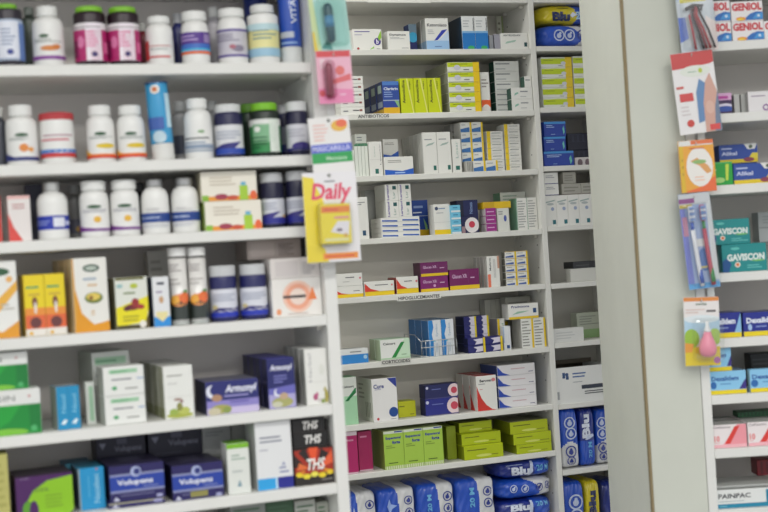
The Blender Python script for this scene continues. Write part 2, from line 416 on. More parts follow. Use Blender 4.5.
canister(L, K1, 283.5, 304.5, -12, 48, 'tall blue canister with white base at the right end, top shelf', ('#1f4fb8', '#dcdedd'), w=.03,
    dec=[('v', 'VITAL', .62, .62, .5, .16, '#dfe6f4'), ('r', .18, .14, .6, .24, '#b9c0d0'), ('g', .2, .02, .7, .1, 1, '#8fb0e0')])
# ------------------------------------------------------------ row 2
K2 = LV[2]
GO = [('e', .5, .84, .12, .06, '#2f5a3c'), ('g', .25, .66, .8, .76, 2, '#9aa29e')]
BT(L, K2, -9, 8, -6, 5, 106, 118, 126, 'dark bottle cut by the left frame edge, second shelf', body='#4a4c55', cap='#c8c8c4', w=.06)
BT(L, K2, 5, 38.5, 7.5, 31, 103.5, 117, 124, 'white bottle with orange drop and dark blue bottom band', dec=GO+[('c', .53, .42, .13, '#e08a3c'), ('c', .66, .36, .08, '#e6a050'), ('r', 0, .0, 1, .12, '#2a3478'), ('p', [(0, .12), (.35, .12), (0, .34)], '#2a3478')], lb=(.03, .85))
BT(L, K2, 39, 75.5, 35, 70, 111.5, 121.5, 124, 'squat white jar with red lid and red and blue wave', cap='#b8343a', wide=True, lb=(.04, .9), name='vitamin_jar', cat='jar',
   dec=[('r', .12, .06, 1, .2, '#c83c3c'), ('r', .12, .2, 1, .32, '#3f78c0'), ('e', .56, .26, .2, .07, '#e8ebee'), ('g', .2, .56, .9, .7, 1, '#cf6a78'), ('g', .25, .72, .8, .82, 1, '#b58a98')])
YR = GO+[('e', .6, .42, .2, .08, '#e2c428'), ('r', 0, 0, 1, .1, '#d8402c'), ('r', 0, .1, 1, .15, '#ea8a2a'), ('p', [(0, .15), (.3, .15), (0, .42)], '#e9b02c')]
BT(L, K2, 86, 115.5, 88, 110, 104, 116, 124, 'white bottle with yellow capsule and red-orange band, left of two', dec=YR, lb=(.03, .88), group='white bottles with yellow capsule')
BT(L, K2, 116.5, 146, 118, 140, 104, 115.5, 124, 'white bottle with yellow capsule and red-orange band, right of two', dec=YR, lb=(.03, .88), group='white bottles with yellow capsule')
canister(L, K2, 150, 172.5, 83.5, 145, 'light blue effervescent tablet tube with white base', ('#2f9cd0', '#dcdcd8'), top='#1d3a80', lowr=.98, lean=-.045,
    dec=[('r', 0, .97, 1, 1, '#263a7c'), ('c', .45, .87, .07, '#e8e4da'), ('c', .45, .87, .04, '#d0703a'), ('r', .68, .25, .85, .8, '#bfe0ee'), ('r', .1, .22, .6, .42, '#2a55a8'), ('c', .45, .1, .1, '#b8d0dc')])
BT(L, K2, 172, 190, 174, 186, 100, 112, 118, 'greyish bottle between the blue tube and a white bottle', body='#a8a8a8', cap='#c9cac8', w=.1, lab='#4a4f60', lb=(.15, .6))
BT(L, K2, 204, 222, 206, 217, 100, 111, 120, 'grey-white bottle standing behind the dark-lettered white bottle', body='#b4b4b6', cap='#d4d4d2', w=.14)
BT(L, K2, 183.5, 213, 186.5, 206.5, 97, 109.5, 119, 'white bottle with dark lettering and blue-grey stripes, second shelf', lb=(.06, .8), dec=[('e', .56, .84, .07, .06, '#8fae86'), ('g', .12, .54, .95, .66, 1, '#3c4048'), ('r', .05, .2, 1, .36, '#8f9fb4'), ('g', .1, .38, .9, .5, 1, '#7f95b0'), ('r', .05, .08, 1, .16, '#a9b3bf')])
NB = [('r', 0, 0, 1, .2, '#2a48a8'), ('p', [(.1, .2), (.6, .2), (.75, .42), (.4, .36)], '#2c2a78'), ('g', .2, .5, .8, .82, 3, '#a9b0c0')]
BT(L, K2, 214, 243.5, 214, 239, 103, 113.5, 117, 'navy bottle with white cap and blue-bottomed white label, second shelf', body='#20204a', cap='#d6d8d8', lab='#dcdde0', lb=(.02, .78), wide=True, dec=NB)
BT(L, K2, 238, 262, 240, 256, 102.5, 113, 117, 'dark bottle with green lid, half hidden behind the green jar', body='#22382a', cap='#6fae26', wide=True, w=.1)
BT(L, K2, 249.5, 280.5, 252, 277, 101.5, 111.5, 115, 'dark green jar with bright green lid and leafy label', body='#1e2a22', cap='#7cc024', wide=True, lab='#2f8a4a', lb=(.04, .88), name='vitamin_jar', cat='jar',
   dec=[('r', 0, .8, 1, 1, '#e2e4e0'), ('r', .25, .3, .7, .85, '#7fb48a'), ('r', .58, .0, .8, 1, '#dfe8de'), ('g', .1, .1, .55, .5, 4, '#1c5a30'), ('c', .35, .7, .09, '#e9ece4')])
BT(L, K2, 277, 293, 278, 289, 104, 114, 118, 'navy bottle with silver cap wedged between green jar and end bottle', body='#22224a', cap='#c4c6c8', w=.09, wide=True, lab='#8a90a0', lb=(.1, .75), dec=[('r', 0, 0, 1, .3, '#26307a')])
BT(L, K2, 286.5, 309.5, 288, 308, 100.5, 112, 116, 'navy bottle with white cap at the right end, second shelf', body='#1e1c3c', cap='#d8dada', wide=True, lab='#d4d4dc', lb=(.06, .76), dec=[('e', .6, .16, .26, .16, '#3c2f80'), ('r', 0, 0, 1, .1, '#2c2a70'), ('g', .2, .5, .7, .85, 3, '#b0b0bc')])
# ------------------------------------------------------------ row 3
K3 = LV[3]
G(L, K3, -22, 1.5, 196, 'red box at the left frame edge, third near shelf', '#c9463e', d=.04, w=.02)
G(L, K3, 8, 31, 195.5, 'slim white box with red swoosh, beside the blue-banded bottle', '#e4dedb', [('p', [(0, 0), (.62, 0), (.22, .32), (0, .62)], '#d64a42'), ('r', 0, .93, 1, 1, '#e8b8b4'), ('g', .2, .7, .85, .84, 2, '#c08888')], side=2, w=.02)
G(L, K3, 27, 44, 184, 'dark box behind the silver-capped blue-banded bottle', '#3a3a4c', d=.05, w=.13)
BT(L, K3, 36.5, 69.5, 42.5, 60, 181, 191.5, 201, 'white bottle with silver cap and royal blue band', cap='#b9b9b6', silver=True, lb=(.2, .62), lab='#2236a8', dec=[('r', .5, .18, .72, .85, '#dfe2ee'), ('g', .1, .3, .45, .7, 2, '#8f9cd8'), ('r', .74, .3, .86, .6, '#c9d0ee')])
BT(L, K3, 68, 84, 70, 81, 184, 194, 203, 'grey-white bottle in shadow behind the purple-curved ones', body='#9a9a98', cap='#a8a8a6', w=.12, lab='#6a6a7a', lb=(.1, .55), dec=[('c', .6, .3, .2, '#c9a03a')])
PC = [('e', .5, .84, .14, .06, '#2f5a3c'), ('g', .25, .64, .8, .76, 2, '#a9a9b2'), ('c', .55, .4, .11, '#e6b43c'), ('r', 0, .0, 1, .09, '#7c3c92'), ('p', [(0, .09), (.5, .09), (.2, .16), (0, .32)], '#7c3c92')]
BT(L, K3, 79, 110, 81, 105.5, 180, 191, 198, 'white bottle with purple curve and yellow dot, left of two', dec=PC, lb=(.08, .92), group='white bottles with purple curve')
BT(L, K3, 110, 140, 110.5, 135, 179, 190, 197, 'white bottle with purple curve and yellow dot, right of two', dec=PC, lb=(.08, .92), group='white bottles with purple curve')
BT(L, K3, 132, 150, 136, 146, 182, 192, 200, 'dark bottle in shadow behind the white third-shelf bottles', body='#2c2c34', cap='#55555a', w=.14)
NV2 = [('r', 0, .3, 1, .72, '#22428c'), ('g', .12, .42, .9, .62, 1, '#c9d6ea'), ('g', .2, .06, .85, .24, 2, '#b8bcc6'), ('g', .3, .8, .7, .95, 2, '#c0c0c0')]
BT(L, K3, 141, 170, 146, 163.5, 178, 187, 198, 'white bottle with silver cap and navy band, left of two', cap='#a5a5a4', silver=True, dec=NV2, lb=(.06, .8), group='navy-banded white bottles')
BT(L, K3, 171, 200, 175, 193, 176.5, 186, 197, 'white bottle with silver cap and navy band, right of two', cap='#a5a5a4', silver=True, dec=NV2, lb=(.06, .8), group='navy-banded white bottles')
FR = [('r', 0, 0, 1, .16, '#e89a34'), ('r', 0, 0, .12, .2, '#8ab83a'), ('e', .35, .14, .12, .1, '#a03a50'), ('e', .55, .1, .1, .08, '#c8543a'), ('r', .68, 0, .83, .5, '#a6cc3c'), ('r', .71, .5, .8, .62, '#6ab0d0'), ('e', .93, .16, .06, .16, '#e8683a'), ('g', .15, .5, .62, .85, 3, '#c9bfae')]
t = G(L, K3, 205, 262, 200.5, 'cream box with fruit strip and green bottle, lower of two', '#ebe6d8', FR, side=200, w=.02, group='fruit strip boxes', scol='#a9c060')
G(L, t, 201, 257, 171, 'cream box with fruit strip and green bottle, upper of two', '#ebe6d8', FR, side=196, w=.02, group='fruit strip boxes', scol='#cfc8b0')
NP = [('r', 0, 0, 1, .26, '#2c2f90'), ('p', [(.05, .26), (.5, .26), (.7, .5), (.3, .4)], '#3a3484'), ('e', .8, .3, .06, .05, '#d8b050'), ('g', .15, .55, .8, .88, 3, '#a9adbf')]
BT(L, K3, 260, 284.5, 261, 283, 172, 183, 187, 'navy bottle with silver cap, left of three beside the fruit boxes', body='#20203c', cap='#bfc1c3', wide=True, lab='#d8dae2', lb=(.02, .68), dec=NP, group='navy bottles beside fruit boxes')
BT(L, K3, 274, 296, 276, 292, 174, 184, 188, 'navy bottle with silver cap, rear one between two others', body='#20203c', cap='#b8babc', wide=True, lab='#b8bac6', lb=(.02, .68), dec=NP, w=.08, group='navy bottles beside fruit boxes')
BT(L, K3, 286, 309, 287, 308, 170, 181, 185, 'navy bottle with silver cap, partly hidden by the hanging yellow pack', body='#20203c', cap='#bfc1c3', wide=True, lab='#d8dae2', lb=(.02, .68), dec=NP, group='navy bottles beside fruit boxes')
# ------------------------------------------------------------ row 4
K4 = LV[4]
G(L, K4, -17, 18, 261, 'white box with yellow-orange wave at the left edge, fourth shelf', '#e8e8e4', [('p', [(0, .0), (1, .0), (1, .22), (.5, .08), (0, .16)], '#e09a2a'), ('r', 0, 0, 1, .08, '#e09a2a'), ('p', [(.35, .3), (1, .62), (1, .74), (.4, .5)], '#e8b044'), ('e', .5, .86, .3, .05, '#2f5a3c'), ('c', .78, .76, .04, '#e8b060'), ('g', .5, .36, .9, .46, 2, '#b9b4a8')], d=.06, w=.02)
KID = [('p', [(0, .3), (1, .34), (1, 1), (0, 1)], '#e8d01c'), ('r', 0, .12, 1, .42, '#e0683c'), ('r', 0, .34, 1, .46, '#e8923a'), ('r', 0, 0, 1, .12, '#e6e2da'), ('g', .1, .76, .92, .84, 1, '#3f9a6a'), ('g', .2, .64, .8, .72, 1, '#c9a83a'), ('e', .5, .55, .14, .09, '#7a4a3a'), ('e', .52, .46, .07, .1, '#e8e0d4'), ('c', .5, .22, .09, '#6a3a3a'), ('e', .25, .05, .1, .03, '#e0b03a')]
G(L, K4, 24.5, 66, 274, 'yellow and orange box with small figure', '#e9c81e', KID, nx=2, d=.07, rot=.06, w=.02, scol='#d0b020')
OVAL = [('p', [(0, 0), (1, 0), (1, .14), (.55, .1), (.22, .26), (.08, .55), (0, .66)], '#e29a22'), ('p', [(0, 0), (0, 1), (.045, 1), (.06, .6), (.1, .3)], '#d9a040'), ('e', .55, .86, .24, .052, '#3c5648'), ('e', .55, .86, .17, .028, '#b9c4ba'), ('g', .3, .68, .85, .76, 1, '#a9b6c4'), ('g', .42, .6, .7, .67, 1, '#d8b890'),
   ('e', .58, .46, .26, .075, '#6a7a34'), ('e', .57, .475, .2, .05, '#e0c860'), ('c', .5, .46, .028, '#8a5a30'), ('g', .48, .22, .62, .3, 2, '#d0a868')]
G(L, K4, 73, 109.5, 257.5, 'tall white box with green oval logo and avocado half', '#e9e8e2', OVAL, d=.045, rot=.16, w=.01, scol='#c9b48c', tcol='#a88c58', ny=3, sdec=[('G', .05, .1, .95, .9, 5, '#a89468')], group='avocado boxes')
BERRY = [('p', [(0, .06), (.9, .12), (1, .36), (1, .62), (0, .42)], '#e8dc1c'), ('r', 0, 0, 1, .08, '#4a4420'), ('p', [(.8, 0), (1, 0), (1, .3)], '#5a4a20'), ('r', .03, .95, .9, 1, '#6a6a3a'), ('e', .5, .42, .22, .06, '#7a2a2a'), ('e', .6, .5, .12, .09, '#9a3030'), ('e', .34, .4, .12, .05, '#5a2430'), ('e', .76, .42, .12, .05, '#a83a34'), ('e', .14, .84, .1, .04, '#9ac0c0'), ('e', .58, .83, .12, .05, '#b8c440'), ('g', .25, .66, .7, .74, 1, '#7a8a5a'), ('g', .2, .14, .8, .28, 2, '#a8a020'), ('c', .8, .08, .07, '#e8e4dc')]
G(L, K4, 115.5, 149, 277, 'box with dark berries over a yellow band, fourth near shelf', '#dfe2d8', BERRY, d=.06, rot=.1, w=.015, tcol='#a09040', scol='#6a6a50')
G(L, K4, 153, 170, 276.5, 'slim white box with dark side and sky blue foot', '#e2e4e6', [('r', 0, 0, 1, .2, '#2f8fd8'), ('p', [(.15, .2), (.5, .1), (.85, .2), (.85, .3), (.15, .3)], '#e8dca0'), ('r', .28, .84, .72, .89, '#33384a'), ('e', .5, .54, .14, .07, '#c8a078'), ('g', .2, .66, .8, .74, 1, '#9a8aa8')], d=.07, rot=.06, w=.015, scol='#2a3a52')
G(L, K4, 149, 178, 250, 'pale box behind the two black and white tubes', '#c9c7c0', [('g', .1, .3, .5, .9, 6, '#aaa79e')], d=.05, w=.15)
def tube(F, base, x0, x1, yt, ycap, label, w=.02):
    xm = (x0+x1)/2; r = (F.hit(w, x1, ycap)[0]-F.hit(w, x0, ycap)[0])/2*.97; wc = w+r
    u = F.hit(wc, xm, 290)[0]; zt = F.hit(wc, xm, yt)[1]-base; zc = F.hit(wc, xm, ycap)[1]-base
    p = F.pt(u, wc, base+.0003); face = math.atan2(CAM.x-p.x, -(CAM.y-p.y))
    root = empty('tablet_tube', p, face); tag(root, label, 'tube', 'black and white tubes with orange fruit')
    mb = MB(); mb.lathe([(r*.99, .008), (r, .009), (r, zc-.0035)], mat('#e4e2de', .35, 'film'))
    W = r*math.pi; H = zc-.0035-.009
    def mp(s, t, o):
        a = (s/W-.5)*math.pi*1.98; q = r+.0002+o; return (q*math.sin(a), -q*math.cos(a), .009+t)
    decals(mb, W, H, [('r', 0, 0, 1, .3, '#27302a'), ('r', 0, .3, .22, .45, '#27302a'), ('r', .78, .3, 1, .4, '#27302a'), ('e', .5, .32, .17, .1, '#e88a2a'), ('e', .6, .36, .1, .09, '#e86a2c'), ('e', .42, .33, .08, .07, '#f0b040'), ('e', .62, .46, .05, .025, '#4a8a3a'), ('g', .34, .78, .6, .92, 3, '#b0aaa8'), ('g', .35, .56, .6, .7, 2, '#c4c0bc'), ('G', 0, .45, .2, .98, 2, '#7a7a78')], mp, sub=3, key='film')
    mb.build('body', root)
    mb = MB(); mb.lathe([(r*.96, 0), (r*1.0, .002), (r*.98, .0075)], mat('#b9bdba', .2, 'plastic')); mb.build('base_ring', root)
    mb = MB(); mb.lathe([(r*.93, zc-.004), (r*.93, zc)], mat('#2a2a2a', .4, 'plastic')); mb.build('seal', root)
    mb = MB(); mb.lathe([(r*1.0, zc), (r*1.02, zc+.001), (r*1.02, zt-.002), (r*.97, zt)], mat('#e6e6e4', .35, 'plastic'), seg=60, ribs=-.012, smooth=False); mb.build('cap', root)
tube(L, K4, 169.5, 188, 248, 256.5, 'black and white tube with orange fruit, left of two')
tube(L, K4, 189, 207.5, 247.5, 256, 'black and white tube with orange fruit, right of two')
NQ = [('r', 0, 0, 1, .18, '#2a3ab0'), ('p', [(.15, .18), (1, .18), (1, .42), (.75, .3), (.4, .34)], '#34307c'), ('e', .3, .36, .07, .07, '#d8c890'), ('g', .25, .56, .85, .85, 3, '#a8aec0')]
BT(L, K4, 209.5, 237.5, 210, 235.5, 265, 276.5, 281, 'deep blue bottle with silver cap, left of two beside the tubes', body='#26285e', cap='#c9cbcd', wide=True, lab='#d9dbe4', lb=(.03, .78), dec=NQ, group='blue bottles beside the tubes')
BT(L, K4, 239.5, 267.5, 239.5, 264.5, 263.5, 275, 279, 'deep blue bottle with silver cap, right of two beside the tubes', body='#26285e', cap='#c9cbcd', wide=True, lab='#d9dbe4', lb=(.03, .78), dec=NQ, group='blue bottles beside the tubes')
t = G(L, K4, 272, 323, 278, 'white box with orange burst around dark lettering', '#e9e6e1', [('c', .52, .52, .42, '#f0c8b4'), ('c', .52, .52, .34, '#eda88c'), ('c', .52, .52, .22, '#ecd8cc'), ('g', .22, .44, .72, .62, 1, '#4a4444'), ('p', [(.72, .42), (.9, .42), (.82, .76)], '#e8824a'), ('e', .12, .14, .05, .08, '#e89a6a'), ('g', .3, .04, .8, .12, 1, '#c8b8b0')], side=262, w=.02)
t2 = G(L, t, 270, 321, 257.5, 'pale box with printed table lying on the orange-burst box', '#dcd6d2', [('r', .1, .12, .56, .85, '#cfc8c6'), ('g', .64, .15, .92, .8, 6, '#9a9698'), ('r', .6, .05, .61, .92, '#b8b2b0')], side=260, w=.02)
G(L, t2, 247, 301, 239.5, 'brownish grey box topping the pile under the third shelf', '#a89c96', [('r', .06, .15, .5, .85, '#b4a8a2'), ('g', .58, .15, .93, .8, 6, '#6e6662')], d=.1, w=.06)
# ------------------------------------------------------------ NEAR UNIT, row 5
K5 = LV[5]
GP = [('r', 0, .68, 1, 1, '#e2e3e0'), ('r', 0, 0, 1, .66, '#138a36'), ('p', [(0, .1), (.45, .66), (.75, .66), (.6, .3), (.25, 0), (0, 0)], '#1f9e3a'), ('e', .55, .06, .28, .09, '#7cc03c'), ('r', .85, .66, 1, 0.1, '#0f7a34'), ('c', .9, .12, .07, '#4fae6a'), ('t', 'LUPEPSIN', .36, .82, .64, .12, '#6a706c', .0), ('c', .86, .84, .03, '#c88a8a')]
t = G(L, K5, -40, 41.5, 391, 'green and white box with pale lettering, lower of the two at the left edge', '#dfe2de', GP, d=.07, w=.012, scol='#3a8a4a', group='green and white boxes', yb=437)
G(L, t, -55, 28.5, 354, 'green and white box with pale lettering, upper of the two at the left edge', '#dfe2de', GP, d=.07, w=.02, scol='#3a8a4a', group='green and white boxes')
G(L, K5, 57, 80.5, 386, 'blue box with two pale vertical scripts', '#1f8fc0', [('v', 'Nasal', .28, .6, .42, .2, '#8fd0e8', .0), ('v', 'Nasal', .76, .6, .42, .2, '#8fd0e8', .0), ('p', [(.12, .14), (.3, .24), (.42, .22), (.3, .12)], '#dff0f4'), ('p', [(.6, .14), (.78, .24), (.9, .22), (.78, .12)], '#dff0f4'), ('r', .49, 0, .505, 1, '#1a7aa8')], d=.06, w=.015, rot=.1, scol='#b9bcb8', tcol='#9a9ca0')
GN = [('r', .04, 0, .96, .02, '#c9cbc6'), ('r', .15, .76, .84, .9, '#9cc8a4'), ('g', .2, .78, .8, .88, 1, '#6aa878'), ('g', .2, .5, .8, .62, 1, '#7c7c86'), ('p', [(.18, .26), (.26, .34), (.34, .26), (.26, .18)], '#4aa46a'), ('g', .52, .18, .85, .28, 1, '#8a8a84'), ('r', .82, .53, .98, .57, '#8aa6cc')]
G(L, K5, 86, 95.5, 382, 'narrow pale green box standing behind the double green-label boxes', '#dfe3dd', [('r', .35, .08, .8, .9, '#a5cfae')], d=.03, w=.062)
t = G(L, K5, 104, 145.5, 366, 'white box with pale green title bar and small green diamond', '#e6e7e3', GN, nz=2, d=.06, w=.01, rot=.05, scol='#bcc0b8', group='white green-barred boxes')
tb = G(L, K5, 97, 131, 384, 'plain pale box under the rear row of green-barred boxes', '#c9cbc4', d=.09, w=.1)
G(L, tb, 92, 131, 351.5, 'white box with green bar in the rear row', '#dfe2dc', [('r', .08, .62, .9, .84, '#a9d0b0'), ('g', .1, .66, .9, .8, 1, '#6a9c78'), ('g', .1, .2, .9, .42, 1, '#8a8a90')], ny=5, d=.022, w=.094, rot=.12, scol='#b4b8ac', group='rear row of green-barred boxes')
PL = [('e', .5, .06, .46, .05, '#a8b04a'), ('e', .3, .13, .16, .06, '#9ab050'), ('e', .65, .14, .2, .07, '#b9c060'), ('e', .5, .22, .1, .08, '#8a8a4a'), ('e', .45, .36, .14, .025, '#a88a80'), ('e', .58, .32, .06, .03, '#9a7a78'), ('g', .12, .78, .9, .86, 1, '#b4b4ae'), ('g', .14, .64, .6, .7, 1, '#c9c9c4'), ('r', .1, .41, .95, .415, '#c4c2bc')]
G(L, K5, 164, 194, 365.5, 'tall white box with green herb picture at its foot', '#e7e8e3', PL, ny=4, side=140, w=.015, scol='#b9bba6', rot=.04, sdec=[('r', 0, 0, 1, .2, '#9aa070')], group='herb picture boxes')
AR = [('r', 0, .0, 1, 1, '#262a70'), ('r', 0, .0, 1, .42, '#8f86c8'), ('r', 0, .0, 1, .2, '#c9bedf'), ('c', .12, .7, .2, '#dfe2ee'), ('c', .18, .74, .17, '#262a70'), ('e', .2, .5, .1, .11, '#b08a6c'), ('e', .27, .16, .2, .14, '#a8a45c'), ('e', .14, .1, .12, .12, '#c8c0a4'), ('e', .38, .12, .08, .1, '#8a9a50'), ('i', 'Armonyl', .66, .72, .58, .3, '#e6e8f6', .03), ('r', .34, .52, .8, .56, '#a9a4dc'), ('g', .45, .3, .9, .42, 1, '#6a62b0')]
G(L, K5, 206, 259, 380, 'wide blue box lettered Armonyl with moon and herbs, lying low', '#5a559c', AR, side=195, w=.012, scol='#22254a', tcol='#6a6a7c', group=None)
AV = [('r', 0, .28, 1, 1, '#242868'), ('r', 0, .0, 1, .3, '#aca6d4'), ('p', [(0, .28), (1, .28), (1, .46), (0, .4)], '#6a68b8'), ('c', .34, .32, .08, '#e2e4f0'), ('c', .4, .34, .07, '#6a68b8'), ('e', .5, .12, .4, .1, '#a9a86a'), ('e', .56, .24, .16, .07, '#c0a488'), ('e', .3, .08, .2, .06, '#c8c8b0'), ('i', 'Armonyl', .5, .8, .8, .15, '#e6e8f6', .03), ('g', .22, .5, .8, .68, 3, '#7f80c4')]
G(L, K5, 268, 295.5, 358, 'upright blue box lettered Armonyl', '#4a4a98', AV, ny=4, side=246, w=.014, scol='#23264e', sdec=[('r', .2, .5, .8, .55, '#6a6a90')], rot=.03, group='upright Armonyl boxes')
HB = [('v', 'Herbal', .22, .66, .5, .16, '#b4b4b4', .0), ('e', .4, .14, .1, .06, '#b0547c'), ('e', .48, .18, .05, .05, '#c06a8c'), ('e', .9, .14, .09, .12, '#a9a050'), ('e', .84, .26, .06, .05, '#b8b078'), ('e', .74, .06, .1, .04, '#8a9a58'), ('g', .5, .04, .7, .12, 2, '#b8a8a8'), ('r', .35, .4, .95, .405, '#c9c7c0'), ('e', .74, .62, .1, .1, '#dfe0d8')]
G(L, K5, 305.5, 335, 348, 'white herbal box with pink flower at the right end', '#e8e8e3', HB, ny=4, side=285, w=.012, scol='#bfc0b8', rot=.0, group='pink flower herbal boxes')
# ------------------------------------------------------------ row 6
K6 = LV[6]
G(L, K6, -28, 9.5, 455, 'pale yellow-green box at the bottom left corner', '#b9b56a', [('r', 0, .5, 1, .505, '#a09c50'), ('g', .6, .2, .95, .9, 6, '#a8a458')], d=.1, w=.012, yb=525)
PG = [('r', 0, 0, 1, 1, '#4a1c5c'), ('p', [(.1, .0), (.16, .35), (.3, .65), (.55, .86), (1, .94), (1, .1), (.9, 0)], '#8cc21e'), ('e', .2, .2, .1, .22, '#5a9a2a'), ('e', .3, .18, .08, .24, '#4a1c5c'), ('t', 'LUXIA', .44, .66, .26, .09, '#4a5a3a', .0), ('g', .5, .2, .85, .55, 4, '#7aa420'), ('g', .08, .94, .3, .98, 1, '#8a7a98')]
G(L, K6, 16, 74, 475, 'purple box with big lime green swoosh', '#4a1c5c', PG, d=.1, w=.012, rot=.04, scol='#33203e', tcol='#3c3440', yb=523)
G(L, K6, 64, 92, 463, 'teal box set back behind the lime and bright blue boxes', '#1c6a88', [('r', .1, .9, .9, 1, '#4a9ab0')], d=.07, w=.125, yb=500)
G(L, K6, 79, 105.5, 467.5, 'bright blue box with pale vertical lettering', '#1f95cc', [('v', 'Nasaltec', .68, .5, .7, .22, '#a9dcee', .0), ('G', .36, .3, .42, .8, 1, '#6abfe0'), ('r', 0, 0, .06, 1, '#9aa4a4'), ('c', .72, .96, .03, '#b87a8a')], d=.08, w=.03, rot=.05, scol='#6a7a80', tcol='#2a7a98', yb=519)
VO = [('r', 0, .0, 1, 1, '#251f5c'), ('r', 0, .27, 1, .76, '#2340a0'), ('r', 0, .7, 1, .76, '#8c92b8'), ('r', 0, .24, 1, .3, '#8c92b8'), ('c', .48, .8, .15, '#a9b4d8'), ('c', .5, .8, .09, '#2c3478'), ('t', 'Volupens', .46, .5, .66, .2, '#e2e6f2', .03), ('g', .18, .12, .88, .2, 1, '#6a6a90'), ('p', [(.05, .02), (.17, .02), (.1, .14)], '#c9cbe0'), ('r', .84, .02, .95, .1, '#a8aad0'), ('g', .6, .34, .9, .4, 1, '#8a94c8')]
VO2 = VO+[('r', .34, .06, .68, .22, '#8f8a4c')]
VT = [('r', .3, .4, .7, .9, '#5a5870')]
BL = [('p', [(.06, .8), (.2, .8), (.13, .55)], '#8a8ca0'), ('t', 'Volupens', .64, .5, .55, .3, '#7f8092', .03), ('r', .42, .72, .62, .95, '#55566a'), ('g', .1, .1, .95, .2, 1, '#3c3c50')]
t = G(L, K6, 108.5, 166, 500, 'navy box with cream strip under the left Volupens box', '#251f5c', [('r', 0, .62, 1, .86, '#a9a68c'), ('r', .8, .3, .95, .8, '#9a9ac4'), ('p', [(.05, .1), (.2, .1), (.12, .6)], '#c9cbe0')], d=.12, w=.012, scol='#1c1a38', yb=514, rot=.03)
t = G(L, t, 109.5, 165, 464, 'navy box lettered Volupens, left of the front pair', '#251f5c', VO, d=.12, w=.014, scol='#1c1a38', tcol='#34304c', tdec=VT, rot=.03, group='front Volupens boxes')
t2 = G(L, K6, 172, 224, 463.5, 'navy box lettered Volupens with olive sticker, right of the front pair', '#251f5c', VO2, d=.12, w=.012, scol='#1c1a38', tcol='#34304c', tdec=VT, rot=.03, group='front Volupens boxes')
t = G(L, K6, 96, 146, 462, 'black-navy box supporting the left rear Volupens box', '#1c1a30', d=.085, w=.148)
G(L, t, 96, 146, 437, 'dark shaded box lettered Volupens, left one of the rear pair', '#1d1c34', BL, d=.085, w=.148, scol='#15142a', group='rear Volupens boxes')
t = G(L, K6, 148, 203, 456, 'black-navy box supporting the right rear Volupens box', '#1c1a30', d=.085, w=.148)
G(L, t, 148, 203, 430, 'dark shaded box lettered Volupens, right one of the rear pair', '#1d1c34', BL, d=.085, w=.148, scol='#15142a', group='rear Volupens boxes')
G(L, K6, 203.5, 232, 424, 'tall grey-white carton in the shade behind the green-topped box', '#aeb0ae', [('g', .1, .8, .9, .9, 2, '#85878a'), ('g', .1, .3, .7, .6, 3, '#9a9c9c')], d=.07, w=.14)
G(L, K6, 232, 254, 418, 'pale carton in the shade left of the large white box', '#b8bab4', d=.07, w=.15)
G(L, K6, 227.5, 250, 443, 'small slim white box with lime green top band', '#dfe2dc', [('r', 0, .9, 1, 1, '#7cb82a'), ('g', .2, .66, .85, .8, 2, '#9ab0a0'), ('p', [(.4, .14), (.6, .14), (.52, .28)], '#7a9aa8'), ('g', .2, .4, .7, .5, 1, '#c0c6c2')], d=.05, w=.012, tcol='#6fae26')
G(L, K6, 256, 292.5, 421, 'tall white box with cyan and royal blue foot', '#e4e5e6', [('r', .0, 0, .5, .17, '#2fa2e0'), ('r', .5, 0, .56, .17, '#b9d8ee'), ('r', .56, 0, 1, .17, '#24288c'), ('g', .12, .68, .85, .8, 2, '#8a8c9c'), ('g', .1, .56, .4, .62, 1, '#c0c0c8'), ('g', .62, .22, .92, .34, 2, '#8a90b4'), ('p', [(.7, .34), (.8, .34), (.75, .4)], '#9aa0c0')], side=247, w=.012, scol='#c4c6c4', rot=.02)
TB = [('i', 'THS', .54, .52, .48, .6, '#e8e6e2', .03), ('r', 0, 0, 1, .05, '#3a3432')]
TF = [('r', 0, .0, 1, .3, '#2a2420'), ('r', 0, .3, 1, .95, '#a8301e'), ('p', [(.1, .9), (.5, .4), (.3, 1)], '#2a1e1c'), ('p', [(.7, .96), (.56, .45), (.9, .8)], '#2a1e1c'), ('p', [(0, .85), (.34, .42), (.0, .5)], '#2e201c'), ('p', [(.36, 1), (.5, .4), (.62, 1)], '#e8562c'), ('p', [(.12, .62), (.4, .44), (.05, .42)], '#e0703a'), ('p', [(.98, .9), (.62, .42), (1, .55)], '#e8623a'),
      ('e', .12, .3, .1, .07, '#e8d02c'), ('e', .3, .24, .1, .07, '#e8d83c'), ('e', .5, .28, .1, .07, '#ece25a'), ('e', .7, .24, .1, .07, '#e8d02c'), ('e', .9, .3, .09, .07, '#e8c82c'), ('e', .2, .36, .06, .05, '#d8802c'), ('e', .8, .36, .06, .05, '#e0902c'), ('g', .68, .08, .96, .16, 1, '#8a8680'), ('i', 'THS', .54, .55, .48, .32, '#f0eeea', .03)]
t = G(L, K6, 294.5, 336, 447, 'flame-patterned box lettered THS at the bottom of its stack', '#241c1a', TF, d=.12, w=.012, scol='#2a1c1a')
t = G(L, t, 293, 329, 432, 'black box lettered THS, middle of the stack', '#1c1a1a', TB, d=.12, w=.02, scol='#1a1616', group='black THS boxes')
G(L, t, 292, 325, 418.5, 'black box lettered THS, top of the stack', '#1c1a1a', TB, d=.12, w=.02, scol='#1a1616', group='black THS boxes')
